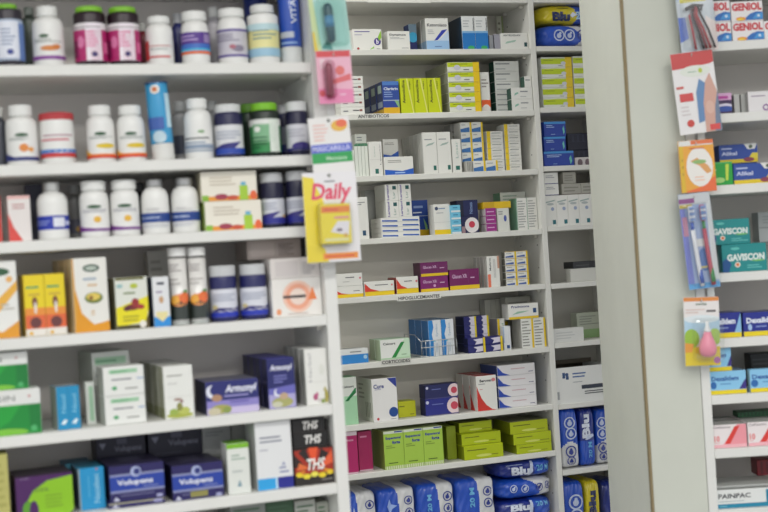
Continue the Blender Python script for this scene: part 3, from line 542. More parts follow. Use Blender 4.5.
# row 7: only the tops show
K7 = LV[7]
for a, b, c, tp, l in ((150, 196, '#7a7c74', 512, 'grey carton top under the bottom near shelf, leftmost'), (232, 268, '#8f9490', 503, 'pale grey carton below the cyan-footed box'), (268, 296, '#3a5a40', 500, 'dark green carton below the cyan-footed box'), (297, 318, '#b9bbb4', 500, 'pale carton with green marks below the THS boxes'), (319, 336, '#a9aca2', 501, 'grey-white carton in the bottom right corner of the near unit')):
    G(L, K7, a, b, tp, l, c, [('g', .1, .8, .9, .95, 2, '#4a6a50')], d=.12, w=.06, yb=590, tdec=[('r', .2, .3, .7, .6, '#55705a')])
# ------------------------------------------------------------ MIDDLE UNIT
W_ = '#e6e6e1'; GL = '#8c8f92'
V = MV
# row 1
G(M, V[1], 353, 382, 29, 'white box with purple disc and green streaks, top middle shelf', W_, [('c', .84, .42, .17, '#4a3a8c'), ('p', [(.86, .62), (.98, .94), (.99, .6), (.9, .45)], '#8fc03a'), ('p', [(.55, .04), (.7, .2), (.72, .12)], '#8fc85a'), ('g', .06, .84, .6, .94, 1, '#6a62a0'), ('g', .06, .7, .45, .78, 1, '#a9a6c0'), ('c', .16, .1, .06, '#a83a3a'), ('t', 'b', .84, .42, .09, .22, '#e6e6f2', .04), ('g', .8, .06, .98, .12, 1, GL)], d=.05, w=.02)
G(M, V[1], 388, 410, 31, 'white box lettered Dynamox', W_, [('t', 'Dynamox', .46, .8, .76, .14, '#4c4e58', .03), ('g', .1, .58, .8, .7, 2, '#a4a6a8'), ('g', .6, .1, .95, .16, 1, GL)], d=.05, w=.02)
G(M, V[1], 409, 417, 24, 'tall dark blue box with light blue disc', '#1c3a78', [('r', 0, .6, 1, 1, '#7a93a8'), ('c', .5, .54, .18, '#3fb0e0'), ('r', 0, 0, 1, .36, '#1a2468')], d=.04, w=.06)
G(M, V[1], 426, 449, 18, 'tall white box with blue zigzag over a light blue foot', W_, [('r', 0, 0, 1, .3, '#9cc2e8'), ('p', [(.34, .3), (.5, .32), (.95, .66), (.7, .62)], '#2a3cb0'), ('p', [(.5, .3), (1, .3), (1, .62), (.7, .4)], '#c4d8ee'), ('t', 'Ketorolaco', .5, .79, .86, .1, '#55565e', .02), ('g', .08, .5, .4, .66, 3, '#b4b6ba'), ('r', .36, .1, .66, .13, '#6a86b8')], ny=3, side=412, w=.02, scol='#a9a9a2', sdec=[('r', 0, 0, 1, .3, '#7a94ac')], group='blue zigzag boxes')
G(M, V[1], 462, 488, 16, 'tall box, white over blue with green spot', '#e2e4e4', [('r', 0, 0, 1, .5, '#1f78c4'), ('r', 0, .5, 1, .56, '#7fb4de'), ('v', 'Nexium', .9, .76, .36, .12, '#4a4c54', .03), ('g', .1, .66, .7, .9, 3, '#b8bcc0'), ('e', .65, .07, .26, .06, '#3fb06a')], nx=2, side=449, w=.02, scol='#22384c', group='white over blue boxes')
G(M, V[1], 489.5, 493.5, 35, 'thin grey box on edge', '#8f9298', nx=1, d=.06, w=.02, cat='box')
G(M, V[1], 494.5, 500.5, 34, 'thin grey-violet box on edge beside white lying box', '#9a9aa6', d=.06, w=.02)
G(M, V[1], 501.5, 530, 33, 'long white box with teal square at the right end of top shelf', W_, [('t', 'ARTEDIDAX', .4, .86, .66, .1, '#55585c', .02), ('p', [(.12, .34), (.5, .46), (.56, .58), (.2, .48)], '#a4c4b4'), ('r', .85, .16, .96, .42, '#1f4a50')], d=.05, w=.012)
G(M, V[1], 498, 504, 16, 'slim pale card standing by the rear wall, top shelf', '#c9cabc', [('r', .7, 0, 1, 1, '#8a9a6a'), ('g', .1, .2, .6, .9, 5, '#8a8a7c')], d=.01, w=.15, rot=.0)
# row 2
DOT = [('r', .78, .45, .9, .7, '#8a4a44'), ('r', .5, .5, .76, .62, '#4a4a50'), ('g', .1, .3, .4, .7, 1, GL)]
G(M, V[2], 340, 364, 76, 'small white box with tiny dark marks, second middle shelf', W_, DOT, nz=5, d=.05, w=.012, group='small white dotted boxes')
BB = [('r', 0, .42, 1, 1, '#24489c'), ('r', 0, .88, 1, 1, '#4a7cc4'), ('r', 0, .4, 1, .43, '#a9b8cc'), ('r', 0, 0, 1, .2, '#e0b01c'), ('r', 0, .2, 1, .4, '#27429a'), ('p', [(.7, .4), (.95, .4), (1, .2), (.92, .2)], '#8cbc7c'), ('t', 'Claritrin', .5, .77, .86, .09, '#dfe6f2', .03), ('g', .08, .5, .7, .7, 3, '#8fa6d4')]
G(M, V[2], 383, 399.5, 81, 'blue box with yellow foot', '#27429a', BB, ny=3, side=363.5, w=.014, scol='#1c2f60', rot=0, sdec=[('r', .25, .66, .8, .9, '#9ab0a4'), ('r', 0, 0, 1, .16, '#c09a20'), ('r', .15, .22, .9, .4, '#93a0b0')], group='blue boxes with yellow foot')
G(M, V[2], 400.5, 441.5, 78, 'yellow-green box with black vertical lettering', '#c9d400', [('v', 'Amoxicilina', .24, .62, .66, .2, '#3a4010', .02), ('v', 'Caps', .72, .8, .24, .12, '#5a6018', .02), ('p', [(.46, 1), (.56, 1), (.94, 0), (.86, 0)], '#e4e878'), ('r', .95, 0, 1, 1, '#a9b400')], nx=3, d=.05, w=.014, group='yellow-green amoxicillin boxes')
YS = [('r', .0, .52, .8, .96, '#c4d40c'), ('r', .8, 0, 1, 1, '#ecc814'), ('g', .1, .74, .7, .88, 1, '#6a7420'), ('e', .3, .46, .1, .26, '#cfd0dc'), ('g', .5, .16, .76, .34, 1, '#5a5a5c'), ('r', 0, 0, .8, .06, '#b4b8a0')]
G(M, V[2], 448.5, 480.5, 62, 'white and lime box with yellow end', '#e4e6da', YS, nz=5, side=425, w=.012, scol='#9c9e8c', tcol='#c4c8a0', group='lime boxes with yellow end')
G(M, V[2], 481, 490, 72, 'white upright box with orange blob', W_, [('r', 0, .12, 1, .3, '#e8622c'), ('e', .5, .1, .4, .09, '#e6e0dc'), ('g', .1, .6, .9, .85, 3, '#9a9490')], d=.05, w=.02)
GR = [('g', .06, .6, .95, .9, 1, '#8a8e90'), ('g', .06, .1, .6, .4, 1, '#b4b8b8')]
G(M, V[2], 495, 520, 61, 'grey-white box with dark green edge', '#dbddd9', GR, nz=5, side=490, w=.038, scol='#1f4a3c', group='dark green edged boxes')
t = G(M, V[2], 511.5, 537, 87.5, 'white box with green mark and dark edge', W_, [('p', [(.14, .3), (.34, .5), (.3, .62), (.16, .5)], '#8fc0ac'), ('g', .42, .55, .95, .8, 1, GL), ('g', .42, .15, .8, .3, 1, '#b4b6b6')], nz=2, d=.03, w=.004, scol='#1f4a3c', group='white boxes with green mark')
G(M, t, 524.5, 537, 76, 'small white box atop the green-marked pair by the upright', W_, [('g', .1, .55, .9, .8, 1, GL)], d=.028, w=.006, scol='#1f4a3c')
# row 3
G(M, V[3], 340, 355, 150, 'white box half hidden behind the hanging card, third middle shelf', W_, d=.06, w=.02)
TL = ('r', .4, .06, .66, .2, '#1f6a60')
t = G(M, V[3], 355, 368.5, 144, 'thin greenish white box on edge', '#dfe4dc', [('r', 0, .94, 1, 1, '#2f7a54')], nx=4, d=.07, w=.02, scol='#b4c0b0', tcol='#2f6a4c', group='thin greenish boxes on edge')
G(M, t, 355, 366.5, 134, 'small white box lying on the thin greenish boxes', '#dde0d8', [('g', .15, .3, .85, .8, 2, GL), ('r', 0, 0, 1, .1, '#2f7a54')], d=.05, w=.03)
G(M, V[3], 369.5, 382.5, 141.5, 'white box with vertical script and teal square, left of blue-footed boxes', W_, [TL, ('v', 'Levotir', .84, .62, .6, .1, '#6a6e74', .0), ('v', 'Levo', .4, .72, .3, .1, '#9ab4a8', .0), ('r', 0, .47, 1, .475, '#b4b4b0')], d=.07, w=.014)
AZ = [('p', [(0, 0), (1, 0), (1, .34), (.6, .2), (0, .3)], '#1f5cc0'), ('g', .12, .66, .8, .84, 2, '#9a9894'), ('r', .35, .08, .7, .14, '#a9c8ee')]
G(M, V[3], 384.5, 413.5, 156.5, 'white box with blue wave foot, front of two', W_, AZ, d=.05, w=.008, group='white boxes with blue wave foot')
G(M, V[3], 383.5, 399, 139, 'white box with blue wave foot, taller one behind', W_, [('p', [(0, .5), (1, .5), (1, .68), (.5, .56), (0, .6)], '#1f5cc0'), ('g', .12, .84, .8, .92, 2, '#9a9894')], d=.05, w=.075, group='white boxes with blue wave foot')
TG = [('g', .15, .8, .85, .86, 1, '#9a9ca0'), ('p', [(.2, .66), (.7, .7), (.9, .76), (.4, .72)], '#a4b8b0'), ('r', .7, .08, .9, .19, '#1f6a60'), ('r', .0, 0, .02, 1, '#b9b9b4')]
G(M, V[3], 423, 451.5, 132, 'tall white box with small teal square', W_, TG, nx=2, ny=5, side=401, w=.014, scol='#c9cac4', group='tall white boxes with teal square')
G(M, V[3], 452.5, 461.5, 139, 'narrow white box with grey-green swirl, beside tall teal-square boxes', W_, [('v', 'Losar', .5, .68, .5, .3, '#9ab8b0', .0), ('r', .3, .08, .75, .2, '#1f6a60')], d=.05, w=.014)
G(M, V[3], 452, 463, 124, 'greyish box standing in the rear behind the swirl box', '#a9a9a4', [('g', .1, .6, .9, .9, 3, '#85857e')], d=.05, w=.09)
YB = [('r', .0, .0, .8, .32, '#3c74b4'), ('p', [(.0, .32), (.8, .32), (.8, .5)], '#3c74b4'), ('r', .84, 0, 1, 1, '#eccb1c'), ('g', .1, .65, .7, .85, 1, '#a4a8ac')]
G(M, V[3], 461.5, 484, 122, 'small white box with blue base and yellow edge', W_, YB, nx=2, nz=5, d=.05, w=.035, group='blue-based yellow-edged boxes')
G(M, V[3], 466.5, 472.5, 161, 'little grey box in front of the yellow-edged boxes', '#b4b4ae', [('G', .1, .1, .9, .9, 3, '#85857c')], d=.03, w=.002)
G(M, V[3], 473.5, 498, 160.5, 'low white box with blue base and yellow edge', W_, YB, nx=2, d=.03, w=.002, group='low blue-based yellow-edged boxes')
YL = [('r', 0, 0, .22, 1, '#eccb1c'), ('g', .3, .5, .95, .85, 1, '#9c9e9c'), ('g', .3, .1, .8, .3, 1, '#c4c6c4')]
G(M, V[3], 487.5, 504, 131, 'small white box with yellow left edge, shorter stack', W_, YL, nz=7, d=.05, w=.036, group='yellow left edge boxes, shorter stack')
G(M, V[3], 505, 521, 124, 'small white box with yellow left edge, taller stack', W_, YL, nz=8, d=.05, w=.036, group='yellow left edge boxes, taller stack')
# row 4
G(M, V[4], 352, 368.5, 197, 'white upright box with teal square behind the hanging yellow pack', W_, [('r', .6, .08, .8, .2, '#1f4a6a'), ('g', .3, .8, .85, .9, 2, GL)], d=.06, w=.012)
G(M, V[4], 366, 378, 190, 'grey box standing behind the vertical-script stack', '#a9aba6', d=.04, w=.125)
t = G(M, V[4], 381.5, 420, 217, 'flat white box with blue dashes at both ends', W_, [('p', [(.02, .25), (.42, .1), (.42, .4), (.02, .55)], '#2a5cb4'), ('p', [(.55, .25), (.97, .1), (.97, .4), (.55, .55)], '#2a5cb4')], nz=4, side=371, w=.012, group='flat white blue-dashed boxes')
G(M, t, 385.5, 411.5, 184, 'white box with purple vertical lettering and teal square', W_, [('v', 'Lertazol', .2, .5, .9, .16, '#6a5aa4', .03), ('r', .58, .68, .86, .9, '#1f5a5c'), ('v', 'Lar', .66, .34, .4, .2, '#8aa8a0', .0)], nx=2, nz=2, side=375, w=.014, scol='#d4d6cf', group='white boxes with purple vertical lettering')
G(M, V[4], 411.5, 428.5, 200, 'dark blue box with green arc and yellow foot', '#24489c', [('r', 0, 0, 1, .18, '#e0b81c'), ('p', [(.7, .5), (.9, .3), (.92, .16), (.8, .16)], '#8cbc7c'), ('r', 0, .55, 1, .57, '#a9b8cc'), ('g', .15, .74, .85, .9, 1, '#8fa6d4'), ('g', .1, .62, .7, .7, 1, '#dfe6f2')], d=.05, w=.105)
G(M, V[4], 434, 450.5, 204, 'white box with yellow foot beside the light blue stack', W_, [('r', 0, 0, 1, .16, '#eccb1c'), ('c', .18, .86, .06, '#3c4a6a'), ('g', .3, .82, .95, .9, 1, '#7a94b8'), ('g', .15, .68, .9, .75, 1, '#b4b6ba'), ('r', 0, .4, 1, .41, '#c4c4c0')], side=429, w=.012)
G(M, V[4], 451.5, 461, 205, 'little light blue box', '#6fc0e0', [('r', 0, .0, 1, .25, '#dfe8ec'), ('g', .2, .5, .8, .8, 1, '#2a7aa8')], nz=4, d=.02, w=.002, group='little light blue boxes')
t = G(M, V[4], 461.5, 479, 216, 'dark navy box with red emblem on a white disc', '#1e2050', [('c', .6, .46, .46, '#e4dfe0'), ('c', .6, .5, .2, '#c83a50'), ('r', .0, .0, .2, .4, '#a98a90')], d=.05, w=.012, scol='#181a3c')
G(M, t, 457, 478, 200, 'dark navy box on top of the red emblem box', '#1c2456', [('v', 'Nimes', .66, .5, .7, .16, '#7f96c4', .02), ('r', 0, 0, .3, 1, '#171a34')], d=.05, w=.026, scol='#181a3c')
t = G(M, V[4], 486, 496.5, 208, 'small magenta box', '#9c2c86', [('g', .1, .4, .95, .7, 1, '#dfb4d8'), ('r', 0, 0, 1, .08, '#c9b4c4')], nz=3, side=480, w=.012, scol='#d6cfd2', group='small magenta boxes')
t = G(M, V[4], 497.5, 509.5, 208, 'pale upright box under the yellow-edged box', '#dadbd4', [('e', .65, .55, .12, .14, '#4a5aa4'), ('g', .1, .7, .5, .9, 2, GL)], d=.06, w=.014)
G(M, t, 483, 511, 201.5, 'flat box with yellow front edge lying over the magenta stack', '#dcb81c', [('r', .0, 0, .4, 1, '#c8a418')], d=.06, w=.02)
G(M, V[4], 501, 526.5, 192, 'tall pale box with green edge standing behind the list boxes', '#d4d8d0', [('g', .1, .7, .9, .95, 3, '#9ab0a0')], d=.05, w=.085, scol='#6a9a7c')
G(M, V[4], 517, 541, 197.5, 'white box covered in rows of small print', W_, [('g', .1, .06, .9, .94, 11, '#a4a6a4'), ('r', 0, 0, .04, 1, '#7aa890')], nx=2, d=.05, w=.02, scol='#7aa890', group='small print boxes by the upright')
# row 5
RY = [('r', 0, 0, 1, .3, '#e8c81c'), ('p', [(0, .3), (.5, .3), (.2, .5), (0, .9)], '#d83c2c'), ('g', .35, .68, .8, .8, 1, '#5a5a60'), ('c', .92, .7, .07, '#d87a80'), ('r', 0, .28, 1, .3, '#c8a81c')]
RY2 = [('r', 0, 0, 1, .3, '#e8c81c'), ('p', [(.1, .3), (.5, .3), (.25, .4), (.1, .62)], '#d83c2c'), ('g', .66, .5, .9, .62, 1, '#5a5a60')]
t = G(M, V[5], 334, 363.5, 286, 'white box with yellow foot and red corner, lower one by the near upright', W_, RY2, d=.05, w=.014, group='yellow-footed red-cornered boxes')
G(M, t, 334, 362.5, 273.5, 'white box with red dot resting on the lower yellow-footed box', W_, [('g', .4, .6, .8, .78, 1, '#5a5a60'), ('c', .92, .6, .09, '#d8848a'), ('g', .3, .3, .7, .4, 1, '#b4b4b0')], d=.05, w=.014)
G(M, V[5], 364.5, 394.5, 281, 'white box with red curve and yellow foot, second from left', W_, RY, d=.05, w=.012, group='yellow-footed red-cornered boxes')
G(M, V[5], 396.5, 419, 276.5, 'white box with red curve and yellow foot, third from left', W_, RY, side=389, w=.012, scol='#8a2c24', rot=.06, group='yellow-footed red-cornered boxes')
PU = [('r', 0, 0, 1, .2, '#e4c01c'), ('t', 'Glucen XR', .34, .66, .5, .2, '#c9a4c8', .03), ('r', .62, .3, .625, .85, '#8a5a88'), ('g', .7, .5, .92, .64, 1, '#d4b0d0')]
t = G(M, V[5], 420.5, 448.5, 276, 'purple box with yellow base, bottom one of the stacked pair', '#7c1c6c', PU+[('c', .5, .38, .09, '#d4a0cc')], d=.05, w=.012, scol='#5a1a48', group='purple boxes with yellow base')
G(M, t, 420.5, 448, 262, 'purple box with yellow base, top one of the stacked pair', '#6c1c5c', PU, side=413, w=.012, scol='#481438', group='purple boxes with yellow base')
G(M, V[5], 449.5, 479.5, 269, 'purple box with yellow base, single one beside the filed white boxes', '#74185c', PU, d=.05, w=.012, scol='#5a1a48', group='purple boxes with yellow base')
G(M, V[5], 487.5, 500, 256, 'white upright box with orange patch', W_, [('v', 'Metform', .25, .74, .4, .14, '#55565c', .02), ('G', .5, .3, .7, .9, 2, '#b4b4b4'), ('r', .02, 0, .25, .42, '#e8785c'), ('r', .84, .6, 1, 1, '#c89a84')], ny=4, side=473.5, w=.012, scol='#c8c8c2', group='filed white boxes with orange patch')
G(M, V[5], 505.5, 528.5, 251, 'small white box with blue slash and yellow edge', W_, [('p', [(.05, .12), (.75, .12), (.75, .42), (.4, .36), (.05, .3)], '#3a5ca4'), ('r', .85, 0, 1, 1, '#eccb1c'), ('r', 0, .93, 1, 1, '#c9a43c'), ('g', .1, .62, .7, .8, 1, GL)], nx=2, nz=5, side=502, w=.014, scol='#75756c', group='small blue-slashed boxes')
# row 6
t = G(M, V[6], 338, 368.5, 349, 'flat white and blue box lying by the near upright', '#dfe2e2', [('r', 0, 0, 1, .62, '#2a84cc'), ('g', .4, .72, .95, .9, 1, GL), ('c', .9, .4, .14, '#a4c8e4')], d=.06, w=.02)
G(M, V[6], 380.5, 410.5, 339, 'mint and white box with dark green diagonal', '#c9e4c8', [('p', [(0, .12), (0, 1), (1, 1), (.82, 1), (.4, .12)], '#e6e8e4'), ('p', [(.36, .12), (.5, .12), (.82, .84), (.7, .84)], '#1f8a3c'), ('t', 'Calcort', .3, .8, .42, .12, '#4a4c50', .03), ('r', 0, .0, 1, .12, '#b4d4b0'), ('g', .7, .2, .94, .3, 1, '#8ab08a')], ny=2, side=369.5, w=.012, scol='#a9bc9c', group='mint boxes with green diagonal')
G(M, V[6], 429, 454.5, 319.5, 'tall blue and white box', '#e2e6ea', [('p', [(0, 0), (.3, 0), (.36, .4), (.24, .6), (.4, .8), (.34, 1), (0, 1)], '#2a86d0'), ('v', 'Symbic', .66, .72, .36, .22, '#8aa8c8', .0), ('r', .3, .4, .5, .45, '#4fb4dc'), ('G', .5, .1, .7, .36, 2, '#b0c0d0')], nx=2, ny=3, side=409, w=.016, scol='#1f6cae', tcol='#2a6a9c', group='tall blue and white boxes in wire tray')
DN = [('p', [(.5, 0), (.85, 0), (.85, 1), (.42, 1), (.55, .7), (.4, .5), (.55, .3)], '#d9d4e4'), ('r', .85, 0, 1, 1, '#e4d01c')]
G(M, V[6], 464.5, 489.5, 316, 'dark blue box with pale patch and lime edge', '#22246c', DN, nx=2, nz=4, side=456, w=.035, scol='#1e2040', group='dark blue lime-edged boxes, rear block')
G(M, V[6], 468, 503, 337, 'low dark blue box with pale patch and lime edge', '#22246c', [('p', [(.4, .1), (.85, .2), (.85, .9), (.3, .8), (.5, .5)], '#d9d4e4'), ('r', .87, 0, 1, 1, '#e4c81c')], nx=2, nz=2, d=.03, w=.002, scol='#1e2040', group='low dark blue lime-edged boxes')
G(M, V[6], 498, 505.5, 318.5, 'white upright box with yellow stripe and green script', W_, [('r', 0, 0, .3, 1, '#eccb1c'), ('v', 'Pred', .7, .6, .5, .26, '#8ab0a4', .0)], side=490, w=.036, scol='#b4aeb4')
G(M, V[6], 503.5, 511, 326, 'white box with navy square between yellow-striped boxes', '#dfe2e6', [('r', .4, .06, .8, .2, '#1f4a84'), ('r', 0, .3, .12, 1, '#9ab4d8')], d=.02, w=.01)
t = G(M, V[6], 521.5, 546, 318, 'white box with rows of print and yellow right edge', W_, [('g', .06, .05, .78, .95, 9, '#94968e'), ('r', .84, 0, 1, 1, '#eccb1c')], nx=2, side=512, w=.008, scol='#b9b9b2', group='printed boxes with yellow right edge')
t2 = G(M, t, 509, 538.5, 303.5, 'white box with teal square and yellow base tilted on the printed boxes', W_, [('r', 0, 0, 1, .16, '#e6c42c'), ('t', 'Prednisona', .4, .82, .6, .16, '#4a5084', .02), ('p', [(.12, .3), (.5, .42), (.7, .52), (.3, .5)], '#9ac0a8'), ('r', .82, .36, .93, .66, '#1f4a7c')], d=.05, w=.006, rot=-.05)
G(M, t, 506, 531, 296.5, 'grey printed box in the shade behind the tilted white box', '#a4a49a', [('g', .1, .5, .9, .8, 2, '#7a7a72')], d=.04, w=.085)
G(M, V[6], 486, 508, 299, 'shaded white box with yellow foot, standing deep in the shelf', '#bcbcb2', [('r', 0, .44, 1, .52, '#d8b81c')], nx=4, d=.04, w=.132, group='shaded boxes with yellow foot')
# row 7
G(M, V[7], 340, 357.5, 377, 'mint green box with dark slash by the near upright', '#a4d4ac', [('r', 0, .6, 1, 1, '#dfe4dc'), ('p', [(.3, .5), (.5, .5), (1, .76), (.9, .76)], '#1f8a4c'), ('t', 'Calcort', .5, .8, .7, .05, '#4a4c50', .03), ('p', [(.3, .5), (.42, .5), (.95, .76), (.95, .66)], '#1f7a40')], d=.06, w=.016)
G(M, V[7], 372.5, 398, 378, 'large white box lettered Cure with blue corner and blue disc', '#ecebea', [('p', [(.62, .99), (.99, .99), (.99, .76)], '#2c3c94'), ('c', .82, .2, .115, '#1f4a94'), ('t', 'Cure', .27, .82, .42, .1, '#34448c', .03), ('g', .1, .73, .5, .77, 1, '#a9aac0'), ('c', .18, .07, .03, '#c83a44'), ('g', .7, .03, .95, .06, 1, GL)], side=359.5, w=.006, rot=.05, scol='#cfcfc6', sdec=[('g', .1, .5, .5, .9, 4, '#9a9a90'), ('G', .5, .1, .9, .45, 4, '#85857c')], tcol='#a4a094')
G(M, V[7], 398.5, 416, 401, 'small yellow-green box lying beside the Cure box', '#c9cc1c', [('g', .05, .6, .6, .8, 1, '#8a8c14'), ('g', .65, .1, .95, .25, 1, '#8a8c14')], d=.05, w=.05)
NB2 = [('c', .88, .5, .48, '#e4cfd2'), ('c', .88, .5, .24, '#c8485c'), ('c', .06, .8, .1, '#c9cbe0'), ('g', .2, .6, .6, .74, 1, '#6a74b8'), ('r', 0, 0, 1, .06, '#4a4a80')]
t = G(M, V[7], 425.5, 458.5, 398, 'navy box with pink disc, lower of two', '#262c84', NB2, side=420, w=.02, scol='#1c2058', group='navy boxes with pink disc')
G(M, t, 425, 458, 384, 'navy box with pink disc, upper of two', '#22265c', NB2, side=419, w=.02, scol='#1c2058', group='navy boxes with pink disc')
BE = [('p', [(0, 0), (.95, 0), (.7, .04), (.45, .16), (.22, .36), (.08, .58), (0, .72)], '#d0342c'), ('t', 'Berovert', .5, .86, .66, .08, '#2c2c30', .03), ('e', .86, .87, .1, .05, '#d8848a'), ('g', .1, .74, .6, .8, 1, '#a4a4a8'), ('g', .15, .6, .4, .64, 1, '#c88a84')]
G(M, V[7], 477, 497.5, 375.5, 'white box with big red curve', W_, BE, ny=3, side=457.5, w=.006, rot=.03, scol='#cfccc6', tcol='#b43a34', sdec=[('p', [(0, 0), (.6, 0), (0, .5)], '#c8342c')], group='white boxes with red curve')
LB = [('p', [(0, .05), (.34, .0), (.14, .3), (0, .9)], '#2a4cb4'), ('g', .36, .52, .9, .68, 1, '#c89aa4'), ('r', .82, .2, .95, .26, '#6a6a8a')]
G(M, V[7], 498, 536, 364, 'long white box with blue wing at its end', '#e6e4e6', LB, nz=4, side=481, w=.02, scol='#2c4484', tcol='#c4c4c4', group='long white blue-winged boxes')
# row 8
G(M, V[8], 340, 358, 431.5, 'magenta box by the near upright, front of two', '#b01c64', [('r', 0, .9, 1, 1, '#d4c4cc'), ('t', 'Pinox', .55, .8, .5, .06, '#dfa4c0', .03), ('r', 0, 0, 1, .04, '#d8b4c4')], d=.04, w=.008, group='magenta boxes')
G(M, V[8], 358.5, 372.5, 431, 'magenta box beside the lime green boxes, set back', '#a81c5c', [('g', .15, .82, .85, .92, 1, '#d88cb0'), ('r', 0, 0, 1, .04, '#d8b4c4')], d=.04, w=.03, group='magenta boxes')
EX = [('r', 0, .93, 1, 1, '#dfe6d4'), ('r', .55, .95, .95, .985, '#34489c'), ('t', 'Expectoral', .48, .81, .76, .085, '#34409c', .04), ('t', 'forte', .62, .7, .4, .085, '#34409c', .04), ('g', .1, .54, .6, .64, 2, '#7f9c3c'), ('g', .2, .14, .75, .19, 1, '#3c5a1c'), ('r', 0, 0, 1, .09, '#d4e0b4'), ('G', 0, .0, 1, .09, 9, '#a9c070'), ('r', .985, 0, 1, 1, '#86a838')]
G(M, V[8], 384, 443.5, 428.5, 'lime green box with blue lettering Expectoral forte', '#a8cc4c', EX, nx=3, side=372.5, w=.006, scol='#7c8a3c', tcol='#c9d4a0', group='lime green Expectoral boxes')
YG = [('g', .08, .6, .6, .78, 1, '#6a7008'), ('g', .68, .2, .96, .34, 1, '#7a8010'), ('r', 0, 0, 1, .05, '#a4ac1c'), ('e', .5, .25, .2, .1, '#d4dc6c')]
t = G(M, V[8], 464, 503.5, 444.5, 'yellow-green box, bottom of the left stack of three', '#b4c408', YG, d=.1, w=.006, scol='#7c8610', group='yellow-green flat boxes')
t = G(M, t, 461.5, 501, 432.5, 'yellow-green box, middle of the left stack of three', '#b4c408', YG, d=.1, w=.02, scol='#7c8610', group='yellow-green flat boxes')
G(M, t, 459, 492, 421.5, 'yellow-green box, top of the left stack of three', '#b0be08', YG, d=.1, w=.045, scol='#7c8610', tcol='#8a8c50', group='yellow-green flat boxes')
G(M, V[8], 447, 456.5, 426, 'dull green box on end left of the yellow-green stacks', '#8a9a1c', d=.1, w=.05)
t = G(M, V[8], 516.5, 552, 443.5, 'yellow-green box, bottom of the right stack of three', '#b4c408', YG, side=498, w=.004, scol='#7c8610', group='yellow-green flat boxes')
t = G(M, t, 513.5, 551.5, 432.5, 'yellow-green box, middle of the right stack of three', '#b4c408', YG, side=496, w=.008, scol='#7c8610', group='yellow-green flat boxes')
G(M, t, 510, 548, 420.5, 'yellow-green box, top of the right stack of three', '#b0be08', YG, side=493, w=.01, scol='#7c8610', tcol='#8a8a70', group='yellow-green flat boxes')
# ------------------------------------------------------------ soft nappy packs
def pack(F, base, x0, x1, yt, label, cf, dec, side=None, d=.1, w=.01, yb=None, n=36, ex=5.0, sag=.0, rot=0, group='soft nappy packs', sdec=()):
    if yb is None: yb = F.proj(F.hit(w, (x0+x1)/2, yt)[0], w, base)[1]
    ym = (yt+yb)/2; u0 = F.hit(w, x0, ym)[0]; u1 = F.hit(w, x1, ym)[0]; H = F.hit(w, (x0+x1)/2, yt)[1]-base
    W = u1-u0-.002
    rnd = random.Random(label); ph = [rnd.uniform(0, 6) for _ in range(4)]
    def S(p, off=0):
        x, y, z = p; s = (abs(x)**ex+abs(y)**ex+abs(z)**ex)**(1/ex)
        q = Vector((x/s, y/s, z/s))
        cr = .012*math.sin(7*x+5*z+ph[0])*math.cos(6*y+3*x+ph[1]) + .008*math.sin(17*x-9*z+ph[2])
        q *= (1-cr-.012)
        nrm = Vector((x**3, y**3, z**3)).normalized()
        return Vector((q.x*W/2, q.y*d/2, (q.z+.985)*H/2*.99)) + nrm*off
    mb = MB()
    for axis in range(3):
        for sg in (-1, 1):
            grid = {}
            for i in range(n+1):
                for j in range(n+1):
                    a, b = -1+2*i/n, -1+2*j/n; p = [0, 0, 0]; p[axis] = sg; p[(axis+1) % 3] = a; p[(axis+2) % 3] = b
                    grid[i, j] = (mb.bm.verts.new(S(p)), p)
            for i in range(n):
                for j in range(n):
                    q = [grid[i, j], grid[i+1, j], grid[i+1, j+1], grid[i, j+1]]
                    if sg < 0: q = q[::-1]
                    c = [sum(t[1][k] for t in q)/4 for k in range(3)]
                    f = mb.bm.faces.new([t[0] for t in q]); f.smooth = True; f.material_index = mb.mi(mat(cf(*c), .3, 'film'))
    bmesh.ops.remove_doubles(mb.bm, verts=mb.bm.verts[:], dist=1e-5)
    def mp(s, t, o): return S((2*s/W-1, -1, 2*t/H-1), o+.001)
    decals(mb, W, H, dec, mp, sub=2, key='film', rough=.3)
    # crimped end seam
    zm = min(v.co.z for v in mb.bm.verts)
    o = mb.build('nappy_pack'); o.location = F.pt((u0+u1)/2, w+d/2, base+.0004-zm); o.rotation_euler = (0, 0, F.yaw+rot)
    tag(o, label, 'nappy pack', group)
    return base+H
BLU, DBL, WHT, YEL = '#1c50c0', '#1c2f88', '#d9dadc', '#dccb1c'
def ico(a, b, r, c='#2a3c94', bg=None):
    q = [('c', a, b, r, bg)] if bg else []
    return q+[('o', a, b, r, r*.22, c), ('c', a, b-r*.1, r*.42, c), ('c', a+r*.1, b+r*.35, r*.22, c)]
def split(t, cl, cr, bend=.12):
    return lambda x, y, z: cl if x < t+bend*(1-z*z)*.5-bend*.4*z else cr
B9 = V[9]
def up(a, b, yt, lab, t, extra): pack(M, B9, a, b, yt, lab, split(t, BLU, WHT), extra, d=.16, w=.015, yb=546, ex=9)
up(344, 378, 492, 'upright blue and white nappy pack by the near upright', -.2, ico(.78, .74, .09)+ico(.78, .5, .09)+[('p', [(.24, .56), (.3, .72), (.34, .6), (.46, .56), (.36, .5), (.3, .4)], '#b9c8ec')])
up(378, 417.5, 488, 'upright blue and white nappy pack, second from the near upright', .05, ico(.8, .74, .09)+ico(.8, .5, .09)+[('p', [(.24, .66), (.3, .8), (.34, .7), (.5, .66), (.36, .6), (.3, .5)], '#9ab4ec')])
up(417.5, 456.5, 483, 'upright blue and white nappy pack, third, lettered 20 M sideways', .1, ico(.8, .72, .1)+ico(.8, .48, .1)+[('v', '20 M', .32, .62, .34, .12, '#6ab4e4', .04)])
